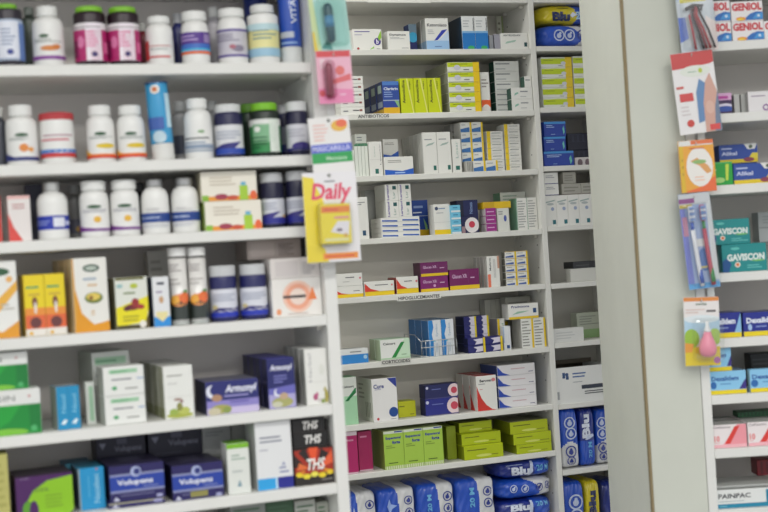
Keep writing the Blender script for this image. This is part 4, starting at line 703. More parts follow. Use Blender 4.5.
up(456.5, 497, 478, 'upright blue and white nappy pack, fourth, beside the lying packs', .12, ico(.8, .72, .1)+ico(.8, .48, .1)+[('v', '20 M', .4, .62, .4, .13, '#6ab4e4', .04)])
G(M, B9, 488, 497, 462, 'small grey carton with fine vertical print behind the packs', '#55585c', [('G', .3, .1, .9, .9, 4, '#a4a4a4')], d=.02, w=.176)
BIO = [('t', 'Blu', .38, .42, .34, .5, '#dfe6f6', .05), ('p', [(.55, .05), (.6, .35), (.62, .95), (.57, .95), (.54, .4), (.5, .05)], '#c9d4ee'), ('t', '20 M', .8, .5, .26, .36, '#6ab4e4', .03), ('g', .1, .76, .5, .84, 1, '#a9b8dc')]
def ly(base, yt, lab, cf, dec, x0=498, x1=556, **k): return pack(M, base, x0, x1, yt, lab, cf, dec, d=.15, w=.012, ex=4, **k)
t = B9
BIO2 = [tuple([d[0], d[1], d[2], d[3]+.24, d[4], d[5]*.66]+list(d[6:])) if d[0] == 't' else d for d in BIO]
t = ly(t, 499, 'lying nappy pack lettered Blu 20 M, lower one', split(.2, DBL, BLU), BIO2)
t = ly(t, 478, 'lying blue and white nappy pack with round icons between the lettered ones', split(.15, BLU, WHT, .5), ico(.26, .55, .2, '#c4d0ea')+ico(.46, .5, .2, '#c4d0ea')+ico(.72, .5, .2)+ico(.9, .56, .2))
ly(t, 460, 'lying nappy pack lettered Blu 20 M, top of the pile', split(.2, DBL, BLU), BIO, x0=499, x1=555)
# ------------------------------------------------------------ narrow bay
N = NV
t = pack(M, N[0], 549.5-8, 584, 23, 'blue and white nappy pack with icons, lower one at the top of the narrow bay', split(.4, BLU, WHT, .3), ico(.46, .5, .26, '#c4d0ea')+ico(.68, .48, .26, '#c4d0ea')[0:3]+ico(.9, .48, .2), d=.14, w=.012, ex=4) if False else pack(M, N[0], 541.5, 595, 23.5, 'blue and white nappy pack with icons, lower one at the top of the narrow bay', split(.2, BLU, WHT, .5), ico(.32, .5, .26, '#c4d0ea')+ico(.52, .5, .26, '#c4d0ea')+ico(.76, .5, .24)+ico(.92, .5, .2), d=.14, w=.012, ex=4)
pack(M, t, 541.5, 592, 4, 'yellow and blue nappy pack lettered Blu 20', split(.25, YEL, BLU, .3), [('t', 'Blu', .38, .36, .36, .5, '#1c2a5c', .06), ('t', '20', .78, .42, .2, .4, '#a9d0f0', .03), ('g', .3, .76, .56, .84, 1, '#4a4a28'), ('p', [(.56, .4), (.62, .6), (.68, .5), (.74, .46), (.66, .4), (.6, .3)], '#dfe6f6')], d=.14, w=.014, ex=4)
LG = [('r', 0, .3, .78, .84, '#bcd018'), ('r', .78, 0, 1, 1, '#e4c41c'), ('p', [(.2, .84), (.5, .95), (.78, .88), (.78, .84)], '#cfd8a0'), ('g', .1, .62, .6, .72, 1, '#6a7a1c'), ('e', .72, .4, .08, .16, '#cfd0dc'), ('g', .55, .1, .74, .2, 1, '#5a5a5c')]
G(M, N[1], 542, 573, 57, 'lime and white box with yellow end, left stack of the bay', '#e0e2da', LG, nz=5, d=.06, w=.014, group='lime boxes in the narrow bay, left stack')
G(M, N[1], 574, 602, 56, 'lime and white box against the column, right stack of the bay', '#e0e2da', [('r', 0, .3, 1, .84, '#bcd018'), ('g', .1, .62, .8, .72, 1, '#6a7a1c')], nz=5, d=.06, w=.014, group='lime boxes in the narrow bay, right stack')
BX = [('r', 0, .84, 1, 1, '#3f8cd0'), ('g', .1, .58, .6, .8, 2, '#a9c4ea'), ('p', [(.88, .1), (.94, .3), (.9, .7), (.84, .5)], '#6ac0b4'), ('g', .3, .1, .5, .2, 1, '#8fb0e0')]
t = G(M, N[2], 544, 574, 151, 'royal blue box with light top edge, bottom of three', '#1c3c9c', BX, d=.06, w=.01, group='royal blue boxes in the bay')
t = G(M, t, 544, 566, 136.5, 'royal blue box with light top edge, middle of three', '#1c3c9c', BX, d=.06, w=.012, group='royal blue boxes in the bay')
G(M, t, 544, 566, 121.5, 'royal blue box with light top edge, top of three', '#1c3c9c', BX, d=.06, w=.012, group='royal blue boxes in the bay')
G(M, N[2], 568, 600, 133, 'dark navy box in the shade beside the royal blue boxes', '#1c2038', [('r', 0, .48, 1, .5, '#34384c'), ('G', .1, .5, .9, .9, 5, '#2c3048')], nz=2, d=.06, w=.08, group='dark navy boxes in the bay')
G(M, N[2], 575, 600, 157, 'white box bottom edge with pinkish arches under the dark boxes', '#c9c4c4', [('e', .2, .3, .1, .5, '#6a5a60'), ('e', .5, .3, .1, .5, '#6a5a60'), ('e', .8, .3, .1, .5, '#6a5a60')], d=.05, w=.012)
G(M, N[3], 545, 602, 194.5, 'white upright box with pale blue seal and teal square', W_, [('e', .5, .72, .3, .04, '#b4bcbc'), ('p', [(.1, .8), (.9, .86), (.9, .82), (.1, .76)], '#9cb0ac'), ('c', .66, .56, .06, '#9aa8c4'), ('r', .62, .06, .9, .2, '#1f6a74')], nx=5, d=.06, w=.012, group='white boxes with teal square in the bay')
kt = M.hit(.012, 570, 194.5)[1]
G(M, kt, 544.5, 558.5, 172.5, 'white box with dark lines on top of the bay row', W_, [('r', 0, 0, 1, .06, '#55508c'), ('g', .1, .5, .9, .8, 2, '#9c9ca4')], nz=2, d=.05, w=.014, group='white dark-lined boxes in the bay')
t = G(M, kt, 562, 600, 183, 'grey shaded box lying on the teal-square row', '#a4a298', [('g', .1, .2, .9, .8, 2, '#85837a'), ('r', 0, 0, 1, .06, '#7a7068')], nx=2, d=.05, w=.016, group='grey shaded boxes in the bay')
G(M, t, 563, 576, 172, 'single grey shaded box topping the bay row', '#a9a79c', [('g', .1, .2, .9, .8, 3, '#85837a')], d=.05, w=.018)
t = G(M, N[4], 570.5, 600, 268, 'open white carton against the column', '#cfcfc8', d=.07, w=.02, yb=282, side=566)
G(M, t, 573, 600, 261, 'black flat case on the white carton', '#26282a', [('g', .1, .3, .9, .6, 1, '#4a4c4c'), ('r', .6, .1, .75, .9, '#17181a')], d=.06, w=.022, name='flat_case', cat='case')
G(M, N[5], 552.5, 584, 328, 'long white box lying at the front of the bay', '#d9dad6', [('g', .1, .2, .8, .8, 3, '#c4c6c4')], side=548, w=.008)
G(M, N[5], 577, 604, 312, 'grey-green box standing behind the long white box', '#b4baa8', [('r', 0, 0, 1, .34, '#8cae74'), ('g', .1, .5, .9, .9, 4, '#8f9488')], d=.04, w=.09)
# open carton
def carton(F, base, x0, x1, yt, label, w=.006, d=.17):
    yb = F.proj(F.hit(w, (x0+x1)/2, yt)[0], w, base)[1]; ym = (yt+yb)/2
    u0 = F.hit(w, x0, ym)[0]; u1 = F.hit(w, x1, ym)[0]; H = F.hit(w, (x0+x1)/2, yt)[1]-base; W = u1-u0
    root = empty('open_carton', F.pt((u0+u1)/2, w+d/2, base+.0003), F.yaw); tag(root, label, 'carton')
    c = mat('#e4e5e2', .6, 'cardboard'); k = mat('#4a4438', .8, 'cardboard'); mb = MB(); t = .003  # k darkens rear wall and floor, inner shade put into the colour
    mb.box(-W/2, W/2, -d/2, -d/2+t, 0, H, c); mb.box(-W/2, W/2, d/2-t, d/2, 0, H, k)
    mb.box(-W/2, -W/2+t, -d/2+t, d/2-t, 0, H, c); mb.box(W/2-t, W/2, -d/2+t, d/2-t, 0, H, c); mb.box(-W/2+t, W/2-t, -d/2+t, d/2-t, 0, t, k)
    mp = lambda s, tt, o: (s-W/2, -d/2-o, tt)
    decals(mb, W, H, [('r', .12, .7, .17, .86, '#34507c'), ('c', .2, .8, .05, '#34507c'), ('r', .18, .66, .23, .76, '#34507c'), ('g', .3, .68, .62, .86, 2, '#4a68a0'), ('g', .3, .55, .6, .6, 1, '#a4a8ac'), ('r', .45, .36, 1, .47, '#2c3444'), ('g', .5, .2, .95, .32, 2, '#34383c'), ('r', .01, .12, .05, .34, '#a4a6a8')], mp)
    mb.build('body', root)
    mb = MB(); mb.box(-W/2+.004, W/2-.004, d/2-.06, d/2-.0565, H, H+.012, mat('#5a5448', .8, 'cardboard')); mb.build('flap', root)
    mb = MB(); mb.box(-W/2+.006, W/2-.006, -d/2+.006, d/2-.008, t, H*.72, mat('#26241f', .9, 'cardboard')); mb.build('interior_shade_block', root)  # near-black block stands in for the shade inside the open carton
carton(M, N[6], 556, 612, 366, 'open white carton with blue logo and dark writing in the bay')
B8 = lambda lab, a, b, cf, dec: pack(M, N[7], a, b, 408, lab, cf, dec, d=.14, w=.012, ex=8)
hor = lambda t, cb, ct: (lambda x, y, z: ct if z > t-.2*x*x else cb)
B8('blue and white nappy pack on end with four icons, left in the bay', 561, 579.5, hor(-.12, WHT, BLU), ico(.5, .76, .1, '#c4d0ea')+ico(.55, .58, .1, '#c4d0ea')+ico(.5, .28, .1)+ico(.5, .12, .08))
B8('dark blue nappy pack with sideways Blu lettering in the bay', 580, 596, lambda x, y, z: DBL if z > -.1 else BLU, [('v', 'Blu', .4, .7, .42, .5, '#dfe6f6', .05), ('v', '20 M', .6, .28, .28, .24, '#6ab4e4', .03), ('p', [(.3, .46), (.5, .54), (.8, .56), (.9, .52), (.5, .46)], '#c9d4ee')])
B8('blue and white nappy pack squeezed against the column', 596, 620, hor(-.12, WHT, BLU), ico(.26, .76, .1, '#c4d0ea')+ico(.26, .56, .1, '#c4d0ea')+ico(.26, .3, .1)+ico(.26, .14, .08))
pack(M, N[8], 564.5, 586, 481, 'blue nappy pack with two white icons in the lowest bay', lambda x, y, z: BLU, ico(.55, .66, .13, '#c4d0ea')+ico(.55, .42, .13, '#c4d0ea'), d=.14, w=.012, ex=8)
pack(M, N[8], 586, 601.5, 480, 'yellow nappy pack with sideways Blu lettering in the lowest bay', lambda x, y, z: YEL, [('v', 'Blu', .45, .6, .46, .5, '#1c2a5c', .06)], d=.14, w=.012, ex=8)
pack(M, N[8], 602, 625, 480, 'dark blue nappy pack behind the column edge in the lowest bay', lambda x, y, z: DBL, [], d=.14, w=.02, ex=5)
# ------------------------------------------------------------ shelf-edge labels and wire trays
def shelf_label(F, V_, x0, x1, y0, y1, txt, label, bg='#e2e2dc', fg='#34363a'):
    u0 = F.hit(-.001, x0, (y0+y1)/2)[0]; u1 = F.hit(-.001, x1, (y0+y1)/2)[0]; va = F.hit(-.001, (x0+x1)/2, y1)[1]; vb = F.hit(-.001, (x0+x1)/2, y0)[1]
    mb = MB(); W, H = u1-u0, vb-va; mb.box(-W/2, W/2, -.0006, 0, 0, H, mat(bg, .5))
    decals(mb, W, H, [('t', txt, .5, .5, .94, .66, fg, .02)], lambda s, t, o: (s-W/2, -.0006-o, t))
    o = mb.build('shelf_label'); o.location = F.pt((u0+u1)/2, -.0004, va); o.rotation_euler = (0, 0, F.yaw); tag(o, label, 'label')
shelf_label(M, 0, 357, 390, 113.6, 118.6, 'ANTIBIOTICOS', 'shelf-edge label reading ANTIBIOTICOS')
shelf_label(M, 0, 397, 441, 294.6, 299.8, 'HIPOGLUCEMIANTES', 'shelf-edge label reading HIPOGLUCEMIANTES')
shelf_label(M, 0, 381, 411, 358.8, 364, 'CORTICOIDES', 'shelf-edge label reading CORTICOIDES', bg='#cfcfc8', fg='#22242a')
# blank card strip on the topmost shelf edge
u0, v0 = M.hit(-.003, 368, 2.5); u1, v1 = M.hit(-.003, 431, 2.5)
mb = MB(); mb.box(0, u1-u0, -.001, 0, 0, .03, mat('#e6e6e0', .4)); o = mb.build('card_strip'); o.location = M.pt(u0, -.0004, (v0+v1)/2)
tag(o, 'blank white card strip on the uppermost middle shelf edge', 'label')
def wire_tray(F, base, x0, x1, xb, h, label, w0=.003, w1=.13):
    u0 = F.hit(w0, x0, F.proj(0, 0, base)[1])[0] if False else F.hit(w0, x0, 340)[0]; u1 = F.hit(w0, x1, 340)[0]
    root = empty('wire_tray', F.pt(u0, w0, base), F.yaw); tag(root, label, 'wire tray'); wm = mat('#c4c8c8', .3, 'metal'); W = u1-u0; D = w1-w0
    mb = MB(); r = .0011
    for z in (.0014, h*.6, h): mb.tube([(0, 0, z), (W, 0, z)], r, wm)
    for i in range(9): mb.tube([(W*i/8, 0, .001), (W*i/8, 0, h)], r*.7, wm)
    mb.build('front_grille', root)
    mb = MB(); mb.tube([(-.001, 0, h), (-.001, D*.35, h*1.35), (-.001, D, h*1.35)], r, wm)
    mb.tube([(-.001, 0, .0014), (-.001, D, .0014)], r, wm); mb.tube([(-.001, D, .0014), (-.001, D, h*1.35)], r, wm)
    mb.build('side_wire', root)
wire_tray(M, V[6], 421, 456.5, 409, .045, 'small wire tray holding the tall blue and white boxes')
# ------------------------------------------------------------ RIGHT UNIT
V = RV
GE = [('t', 'GENIOL', .5, .72, .94, .4, '#c8303c', .05), ('p', [(.34, .04), (1, .04), (1, .42), (.8, .46), (.6, .36), (.44, .16)], '#1f6ab8'), ('p', [(.66, .1), (1, .1), (1, .36), (.8, .36)], '#3f94d4'), ('e', .3, .12, .16, .1, '#e8943a'), ('e', .28, .1, .1, .06, '#e8c83a'), ('c', .86, .24, .07, '#c9dcee')]
for a, b in ((699.5, 731), (731.5, 763.5), (764, 796)):
    pos = {699.5: 'left column', 731.5: 'middle column', 764: 'right column cut by the frame'}[a]
    G(R, V[1], a, b, 1 if a < 764 else 20, 'white box lettered GENIOL, %s' % pos, '#e8e4e4', GE, nz=2 if a < 764 else 1, d=.06, w=.012, group='GENIOL boxes')
G(R, V[2], 714, 732, 93, 'dark plum box with pink top beside the hanging leg card', '#3c2452', [('r', 0, .66, 1, 1, '#d4a4cc'), ('r', .2, .72, .8, .86, '#b43c94'), ('e', .6, .34, .5, .16, '#d9d4e4'), ('e', .6, .24, .5, .14, '#2a4ca0')], d=.05, w=.012)
G(R, V[2], 734, 740, 94, 'thin grey box on edge, left of two, second right shelf', '#b9bab6', d=.06, w=.03)
G(R, V[2], 741, 746, 94, 'thin grey box on edge, right of two, second right shelf', '#b0b1ad', d=.06, w=.03)
G(R, V[2], 748, 790, 90.5, 'white box with small purple ring', '#e2dfe0', [('g', .08, .72, .5, .84, 1, '#9a8aa0'), ('o', .42, .2, .16, .06, '#7a3c8c'), ('t', '24', .56, .22, .12, .2, '#7a3c8c', .04)], d=.05, w=.012, scol='#c4c2c0')
AL = [('r', 0, 0, 1, .2, '#e0c424'), ('p', [(.74, .2), (1, .2), (1, .5), (.86, .5)], '#e4d03c'), ('e', .76, .16, .14, .12, '#8a3a4c'), ('g', .06, .7, .5, .88, 1, '#b9c4e4'), ('t', 'Alikal', .26, .52, .4, .2, '#c9d0ec', .03), ('p', [(.64, 1), (1, 1), (.92, .7), (.74, .7)], '#e0e0dc'), ('c', .82, .84, .1, '#5a6a54')]
t = G(R, V[3], 733.5, 776, 163, 'dark blue box with yellow foot and white crest, lower and nearer', '#24489c', AL, d=.06, w=.012, group='blue crest boxes')
t = G(R, V[3], 719, 758, 163, 'plain box supporting the upper crest box', '#2a4480', d=.06, w=.08, yb=184)
G(R, t, 719, 758, 144, 'dark blue box with yellow foot and white crest, upper and farther', '#24489c', AL, d=.06, w=.08, group='blue crest boxes')
G(R, V[3], 708, 733, 162, 'green box with pale figure next to the hanging orange pack', '#1fa03c', [('g', .1, .6, .5, .76, 1, '#b9dfb4'), ('p', [(.7, .2), (.8, .2), (.86, .9), (.72, .9)], '#c4dc4c'), ('e', .45, .22, .22, .12, '#a4d47c'), ('r', 0, .94, 1, 1, '#4fb464')], d=.06, w=.012)
GA = [('t', 'GAVISCON', .53, .52, .84, .26, '#dfe9e4', .05), ('p', [(0, 0), (.14, 0), (.2, .3), (.1, .5), (0, .4)], '#14508c'), ('c', .34, .26, .1, '#e8e0d4'), ('c', .34, .26, .06, '#d8743c'), ('g', .55, .1, .95, .26, 2, '#6ac4c0'), ('e', .8, .38, .14, .03, '#7ac46a'), ('e', .3, .84, .1, .05, '#5fc0b8')]
t = G(R, V[4], 722, 767, 243.5, 'teal box lettered GAVISCON, lower of two', '#12898a', GA, d=.08, w=.012, group='GAVISCON boxes')
G(R, t, 708, 750, 219, 'teal box lettered GAVISCON, upper of two', '#12898a', GA, d=.08, w=.02, group='GAVISCON boxes')
G(R, t, 758.5, 800, 211, 'grey printed box at the right edge behind the teal boxes', '#a4a8a8', [('r', 0, .45, 1, .5, '#8a8e8e'), ('g', .1, .6, .8, .9, 3, '#8f9494')], nz=1, d=.05, w=.11)
DE = [('r', 0, 0, 1, .2, '#e8d01c'), ('t', 'Dexalidem', .46, .66, .76, .24, '#dfe4f2', .05), ('p', [(.8, .2), (1, .2), (1, .98)], '#8abce4'), ('g', .3, .34, .66, .46, 1, '#8a9cd8'), ('e', .16, .38, .05, .14, '#a4c0e8')]
G(R, V[5], 700, 741.5, 313, 'royal navy box lettered Dexalidem, left one on its shelf', '#1c2a8c', DE, d=.07, w=.012, tcol='#5a5c7c', group='navy Dexalidem boxes')
G(R, V[5], 743, 785, 311.5, 'royal navy box lettered Dexalidem, right one cut by the frame', '#1c2a8c', DE, d=.07, w=.012, tcol='#5a5c7c', group='navy Dexalidem boxes')
DL = [('r', 0, 0, 1, .18, '#e8d01c'), ('t', 'Dexalidem', .42, .68, .74, .2, '#2a5ca4', .03), ('p', [(.8, .2), (1, .2), (1, .66), (.92, .5)], '#3a2c84'), ('e', .1, .4, .08, .16, '#2a6ab0'), ('g', .28, .4, .6, .5, 1, '#5a94c8')]
t = G(R, V[6], 704, 746.5, 371, 'light blue box lettered Dexalidem, lower of two by the upright', '#8cc8ec', DL, d=.07, w=.01, tcol='#7a8ca0', group='light blue Dexalidem boxes')
G(R, t, 700, 731.5, 348, 'light blue box lettered Dexalidem, upper of two by the upright', '#8cc8ec', DL, d=.07, w=.012, group='light blue Dexalidem boxes')
G(R, V[6], 750, 795, 368.5, 'light blue box lettered Dexalidem at the right frame edge', '#8cc8ec', DL, ny=2, d=.03, w=.01, side=747, scol='#c9ccb8', group='light blue Dexalidem boxes, right')
G(R, V[6], 751, 790, 353, 'black box standing behind the rightmost light blue boxes', '#1a1d1e', [('g', .05, .5, .9, .9, 3, '#34383a')], d=.05, w=.11)
CA = [('p', [(.3, .14), (1, .14), (1, 1), (.74, 1)], '#ee9aa4'), ('p', [(.34, .16), (.5, .16), (.8, .92), (.66, .92)], '#dc3c34'), ('r', 0, 0, 1, .14, '#eeb4bc'), ('t', 'Cafiasma', .28, .9, .5, .1, '#6a5c64', .0), ('t', '10', .12, .4, .16, .26, '#e88a8c', .04), ('g', .04, .2, .2, .26, 1, '#e8a4a8')]
G(R, V[7], 711.5, 747, 424.5, 'white and pink box with red diagonal and number 10', '#ece4e4', CA, nx=1, ny=3, d=.045, w=.012, tcol='#b4b6b2', group='pink red-slashed boxes, left file')
t = G(R, V[7], 748, 784, 421.5, 'white and pink box with red slash, at the right frame edge', '#ece4e4', CA, ny=3, d=.045, w=.012, tcol='#b4b6b2', group='pink red-slashed boxes, right file')
G(R, t, 738, 785, 411, 'dark green box lying on the rear pink boxes', '#1f5a34', [('G', .02, 0, .98, 1, 12, '#123c20')], d=.045, w=.09)
PP = [('t', 'PAINPAC', .27, .66, .5, .26, '#55585c', .03), ('r', 0, .02, .84, .24, '#1f84a4'), ('r', .76, .02, .88, .92, '#1f84a4'), ('r', .89, .1, .94, .92, '#e0b43c'), ('r', .8, .7, .85, .82, '#8fd0d8'), ('g', .02, .34, .5, .42, 1, '#a4b4b8'), ('g', .04, .08, .16, .18, 1, '#7ac4d4')]
t = G(R, V[8], 714.5, 782, 488.5, 'long white box lettered PAINPAC with teal stripe', '#e4e6e4', PP, d=.14, w=.01, tcol='#9a9c9a')
t = G(R, t, 716, 778, 484.5, 'flat pale box lying on the PAINPAC box', '#b9bbb8', nz=1, d=.1, w=.03)
G(R, t, 757, 800, 459, 'dark red patterned box at the right edge above the PAINPAC box', '#7a1420', [('G', .05, .1, .95, .9, 7, '#5a0c18')], d=.05, w=.12)
# ------------------------------------------------------------ packs hanging on clip strips
def solid(h, key='card', rough=.4): return mat(h, rough, key)
def strip(F, w, xa, ya, yb, wpx, label):
    u0 = F.hit(w, xa-wpx/2, ya)[0]; u1 = F.hit(w, xa+wpx/2, ya)[0]; va = F.hit(w, xa, ya)[1]
    xb = xa+(yb-ya)*.062; vb = F.hit(w, xb, yb)[1]
    W = u1-u0; root = empty('clip_strip', F.pt((u0+u1)/2, w, vb), F.yaw); tag(root, label, 'clip strip')
    mb = MB(); mb.box(-W/2, W/2, 0, .0012, 0, va-vb, mat('#e4e6e2', .3, 'plastic'), bev=.0004); mb.build('strip', root)
    return root
strip(L, -.0016, 322, -30, 262, 8.5, 'white clip strip hanging on the near upright')
strip(R, -.0030, 691, -30, 352, 7, 'white clip strip hanging beside the grey column')
def card(F, w, cx, cy, wp, hp, lean, label, col, dec, name='hanging_pack', th=.0012, cat='pack', yaw=0, hdr=None):
    u0, vv = F.hit(w, cx-wp/2, cy); u1, _ = F.hit(w, cx+wp/2, cy); vt = F.hit(w, cx, cy-hp/2)[1]; vb = F.hit(w, cx, cy+hp/2)[1]
    W, H = u1-u0, vt-vb
    root = empty(name, F.pt((u0+u1)/2, w, vb), F.yaw+yaw); root.rotation_euler = (0, -lean, F.yaw+yaw)
    root.location = F.pt((u0+u1)/2 + 0*H, w, vb); tag(root, label, cat)
    mb = MB(); mb.box(-W/2, W/2, 0, th, 0, H, mat(col, .35, 'film'), bev=.0003)
    hk = MB(); hk.tube([(0, -w-.004, H-.0105), (0, .002, H-.0092), (0, -.0035, H-.0080), (0, -.004, H-.004)], .0012, mat('#d4d6d2', .3, 'plastic')); hk.build('hook', root)
    mb.face([(.0035*math.cos(t*math.pi/5), -.0002, H-.006+.0035*math.sin(t*math.pi/5)) for t in range(10)], mat('#6a6a66', .8, 'hole'))
    decals(mb, W, H, dec, lambda s, t, o: (s-W/2, -o, t), key='film', rough=.3)
    mb.build('card', root)
    return root, W, H
def shape(root, name, fn):
    mb = MB(); fn(mb); return mb.build(name, root)
def bubble(root, x0, x1, z0, z1, dp, tint='#fcfdfd', name='blister'):
    mb = MB(); m = mat(tint, .1, 'clear'); mb.box(x0, x1, -dp, -.0006, z0, z1, m, bev=min(dp*.4, .006)); return mb.build(name, root)
PX = (L.hit(-.03, 340, 100)[0]-L.hit(-.03, 330, 100)[0])/10
# left strip
r, W, H = card(L, -.030, 331, 17, 37.5, 69, .065, 'hanging pack with dark teal tube on pale aqua card', '#c2e2dc', [('r', 0, .94, 1, 1, '#d8a4a0'), ('r', .1, .9, .9, .97, '#d05a5c'), ('p', [(.0, 0), (.2, 0), (.1, .9), (0, .9)], '#d4e0a8'), ('p', [(.5, .1), (.9, .2), (.8, .5), (.55, .5)], '#c4e4de'), ('p', [(.2, .05), (.5, .02), (.4, .2)], '#5f9c98'), ('p', [(0, 0), (.1, 0), (.06, .3), (0, .3)], '#e8c83a')])
shape(r, 'pen', lambda mb: (mb.lathe([(.003, H*.12), (.0075, H*.15), (.0085, H*.3), (.0085, H*.62), (.006, H*.67), (.003, H*.685)], mat('#1f4f5c', .3, 'plastic'), cx=-.004, cy=-.011, seg=20), mb.lathe([(.0087, H*.34), (.0087, H*.5)], mat('#4f8cb8', .3, 'plastic'), cx=-.004, cy=-.011, seg=20)))
bubble(r, -W*.38, W*.42, H*.06, H*.76, .021, '#f0faf8')
r, W, H = card(L, -.032, 335.5, 77, 35, 53, .025, 'pink hanging pack with a dark red lip pencil', '#ecb4c8', [('r', .02, .88, .98, 1, '#d84a50'), ('p', [(0, 0), (1, 0), (1, .26), (0, .3)], '#e88ab4'), ('p', [(.4, .36), (.95, .44), (.95, .56), (.45, .46)], '#e06a70'), ('c', .66, .62, .09, '#e0706c'), ('g', .6, .14, .9, .2, 1, '#f0c8dc'), ('r', .1, .66, .45, .84, '#f0d4dc'), ('c', .1, .2, .06, '#cc4a54')])
shape(r, 'lip_pencil', lambda mb: mb.lathe([(.003, H*.12), (.0062, H*.14), (.0062, H*.7), (.004, H*.75)], mat('#93344f', .3, 'plastic'), cx=-W*.2, cy=-.008, seg=18))
bubble(r, -W*.36, -W*.02, H*.08, H*.82, .0155, '#f4e4ea')
r, W, H = card(L, -.034, 332.5, 145.5, 41, 57, .05, 'white hanging pouch with blue band over green band', '#eae8e6', [('r', 0, .2, 1, .38, '#27a050'), ('r', 0, .38, 1, .53, '#5a68cc'), ('t', 'MASCARILLA', .5, .455, .92, .09, '#c9cdf0', .03), ('t', 'Manzana', .6, .28, .5, .07, '#bfe4c4', .02), ('e', .74, .84, .2, .1, '#e8b84c'), ('e', .8, .88, .14, .07, '#e8704c'), ('g', .1, .58, .5, .9, 5, '#eec4bc')], name='hanging_pouch', cat='pouch', th=.004)
r, W, H = card(L, -.040, 331.5, 217, 54, 90, .0, 'hanging pack lettered Daily holding a small yellow box', '#e9e7ea', [('p', [(0, 0), (.3, 0), (.3, .62), (.2, .94), (0, .96)], '#e9d53c'), ('p', [(.2, .9), (.36, .7), (.4, .5), (.3, .4), (.2, .6)], '#e9d53c'), ('p', [(.0, 0), (.4, 0), (.34, .16), (0, .2)], '#e4cf34'), ('r', .3, .03, .95, .1, '#e8923c'), ('g', .34, .04, .9, .09, 1, '#d85a3c'), ('i', 'Daily', .52, .76, .72, .24, '#e0506e', .03), ('g', .4, .88, .7, .92, 1, '#8a8a90')])
def ybox(mb):
    x0, x1, z0, z1 = -W*.26, W*.29, H*.2, H*.64
    mb.box(x0, x1, -.02, -.002, z0, z1, mat('#ead62c', .35), bev=.001)
    decals(mb, x1-x0, z1-z0, [('r', .02, .78, .98, .94, '#e8862c'), ('g', .1, .8, .9, .92, 1, '#d8503c'), ('g', .45, .6, .95, .72, 1, '#e08aa0'), ('p', [(.3, .3), (.9, .2), (.95, .56), (.55, .56)], '#e4dfe4'), ('e', .6, .34, .1, .04, '#7a6a7a'), ('r', .1, .06, .9, .14, '#e4dfa0'), ('c', .8, .2, .05, '#d8a83c')], lambda s, t, o: (x0+s, -.02-o, z0+t))
shape(r, 'small_box', ybox)
bubble(r, -W*.31, W*.34, H*.17, H*.67, .0235)
# behind the cards: little printed carton with yellow label standing on the near board end
G(L, K2, 330, 342, 104, 'tiny card with barcode and yellow patch behind the hanging cards', '#dcdcd8', [('G', .1, .1, .45, .9, 5, '#6a6a64'), ('r', .6, 0, .9, 1, '#e4c01c')], d=.002, w=-.016, yb=117, name='price_card', cat='card') if False else None
# right strip
r, W, H = card(R, -.030, 698, 16, 37, 72, .055, 'clear hanging pack holding red and black cords', '#c4ccd4', [('r', 0, .72, 1, 1, '#a9b9c8'), ('r', .1, .7, .8, .76, '#d4c83c'), ('p', [(0, .15), (.24, .2), (.2, .5), (0, .5)], '#4a6ac4'), ('p', [(.7, 0), (1, 0), (1, .4), (.75, .5)], '#e8d8d4'), ('r', .25, .1, .7, .4, '#d4d8da')])
def cords(mb):
    for i, (c, x0, x1) in enumerate((('#a8323c', -.2, -.1), ('#2c2426', -.12, .06), ('#b03a40', -.02, .2), ('#2c2426', .08, .3), ('#8a2a32', -.08, .12))):
        mb.tube([(x0*W*.4, -.008-.002*i, H*.62), (x0*W*1.1, -.012, H*.5), ((x0+x1)*W*.6, -.012-.001*i, H*.3), (x1*W*1.3, -.009, H*.03)], .0025, mat(c, .5, 'cord'))
    mb.tube([(-W*.3, -.009, H*.6), (-W*.1, -.014, H*.64), (W*.16, -.014, H*.62), (W*.1, -.012, H*.56)], .0035, mat('#2a2628', .5, 'cord'))
shape(r, 'cord_bundle', cords)
bubble(r, -W*.44, W*.46, H*.02, H*.74, .022)
r, W, H = card(R, -.034, 699, 92, 42.5, 82, .07, 'red-topped hanging card picturing a leg in a blue stocking', '#e8e6e6', [('r', 0, .85, 1, 1, '#c4302c'), ('p', [(0, .85), (1, .85), (.9, .83), (.4, .81), (0, .8)], '#c4302c'), ('e', .54, .76, .36, .07, '#dfe4da'), ('e', .66, .76, .05, .03, '#b4c43c'), ('g', .36, .74, .6, .77, 1, '#9ab4a0'), ('p', [(.48, .12), (.62, .14), (.74, .6), (.6, .66), (.5, .5)], '#5a84b4'), ('p', [(.62, .0), (.98, .0), (.98, .5), (.86, .72), (.74, .62), (.64, .36)], '#cfa090'), ('p', [(.84, .0), (1, .0), (1, .5), (.9, .3)], '#6a7a94'), ('e', .78, .3, .1, .08, '#d8b0a0'), ('r', .05, .56, .22, .59, '#cc5a50'), ('r', .1, .4, .42, .5, '#cf3c3c'), ('c', .28, .13, .045, '#c8382c'), ('r', .72, .02, .96, .09, '#d8403c'), ('g', .1, .22, .42, .36, 3, '#d4cccc')])
r, W, H = card(R, -.036, 698, 166, 35, 52, .02, 'orange and yellow hanging pack with insole picture', '#e9a42c', [('r', 0, .9, 1, 1, '#e0e0dc'), ('r', .35, .92, 1, 1, '#e0703c'), ('p', [(0, 0), (1, 0), (1, .3), (.6, .1)], '#e8682c'), ('e', .56, .48, .38, .38, '#ece8e2'), ('r', 0, 0, .12, .9, '#dcb41c'), ('p', [(.3, .6), (.5, .66), (.8, .5), (.9, .38), (.76, .34), (.56, .5)], '#dca05c'), ('e', .56, .58, .2, .04, '#8ab46a'), ('g', .4, .2, .7, .32, 2, '#eec4ac'), ('g', .3, .82, .9, .87, 1, '#c8583c'), ('g', .06, .3, .1, .7, 3, '#b48a1c')], th=.006)
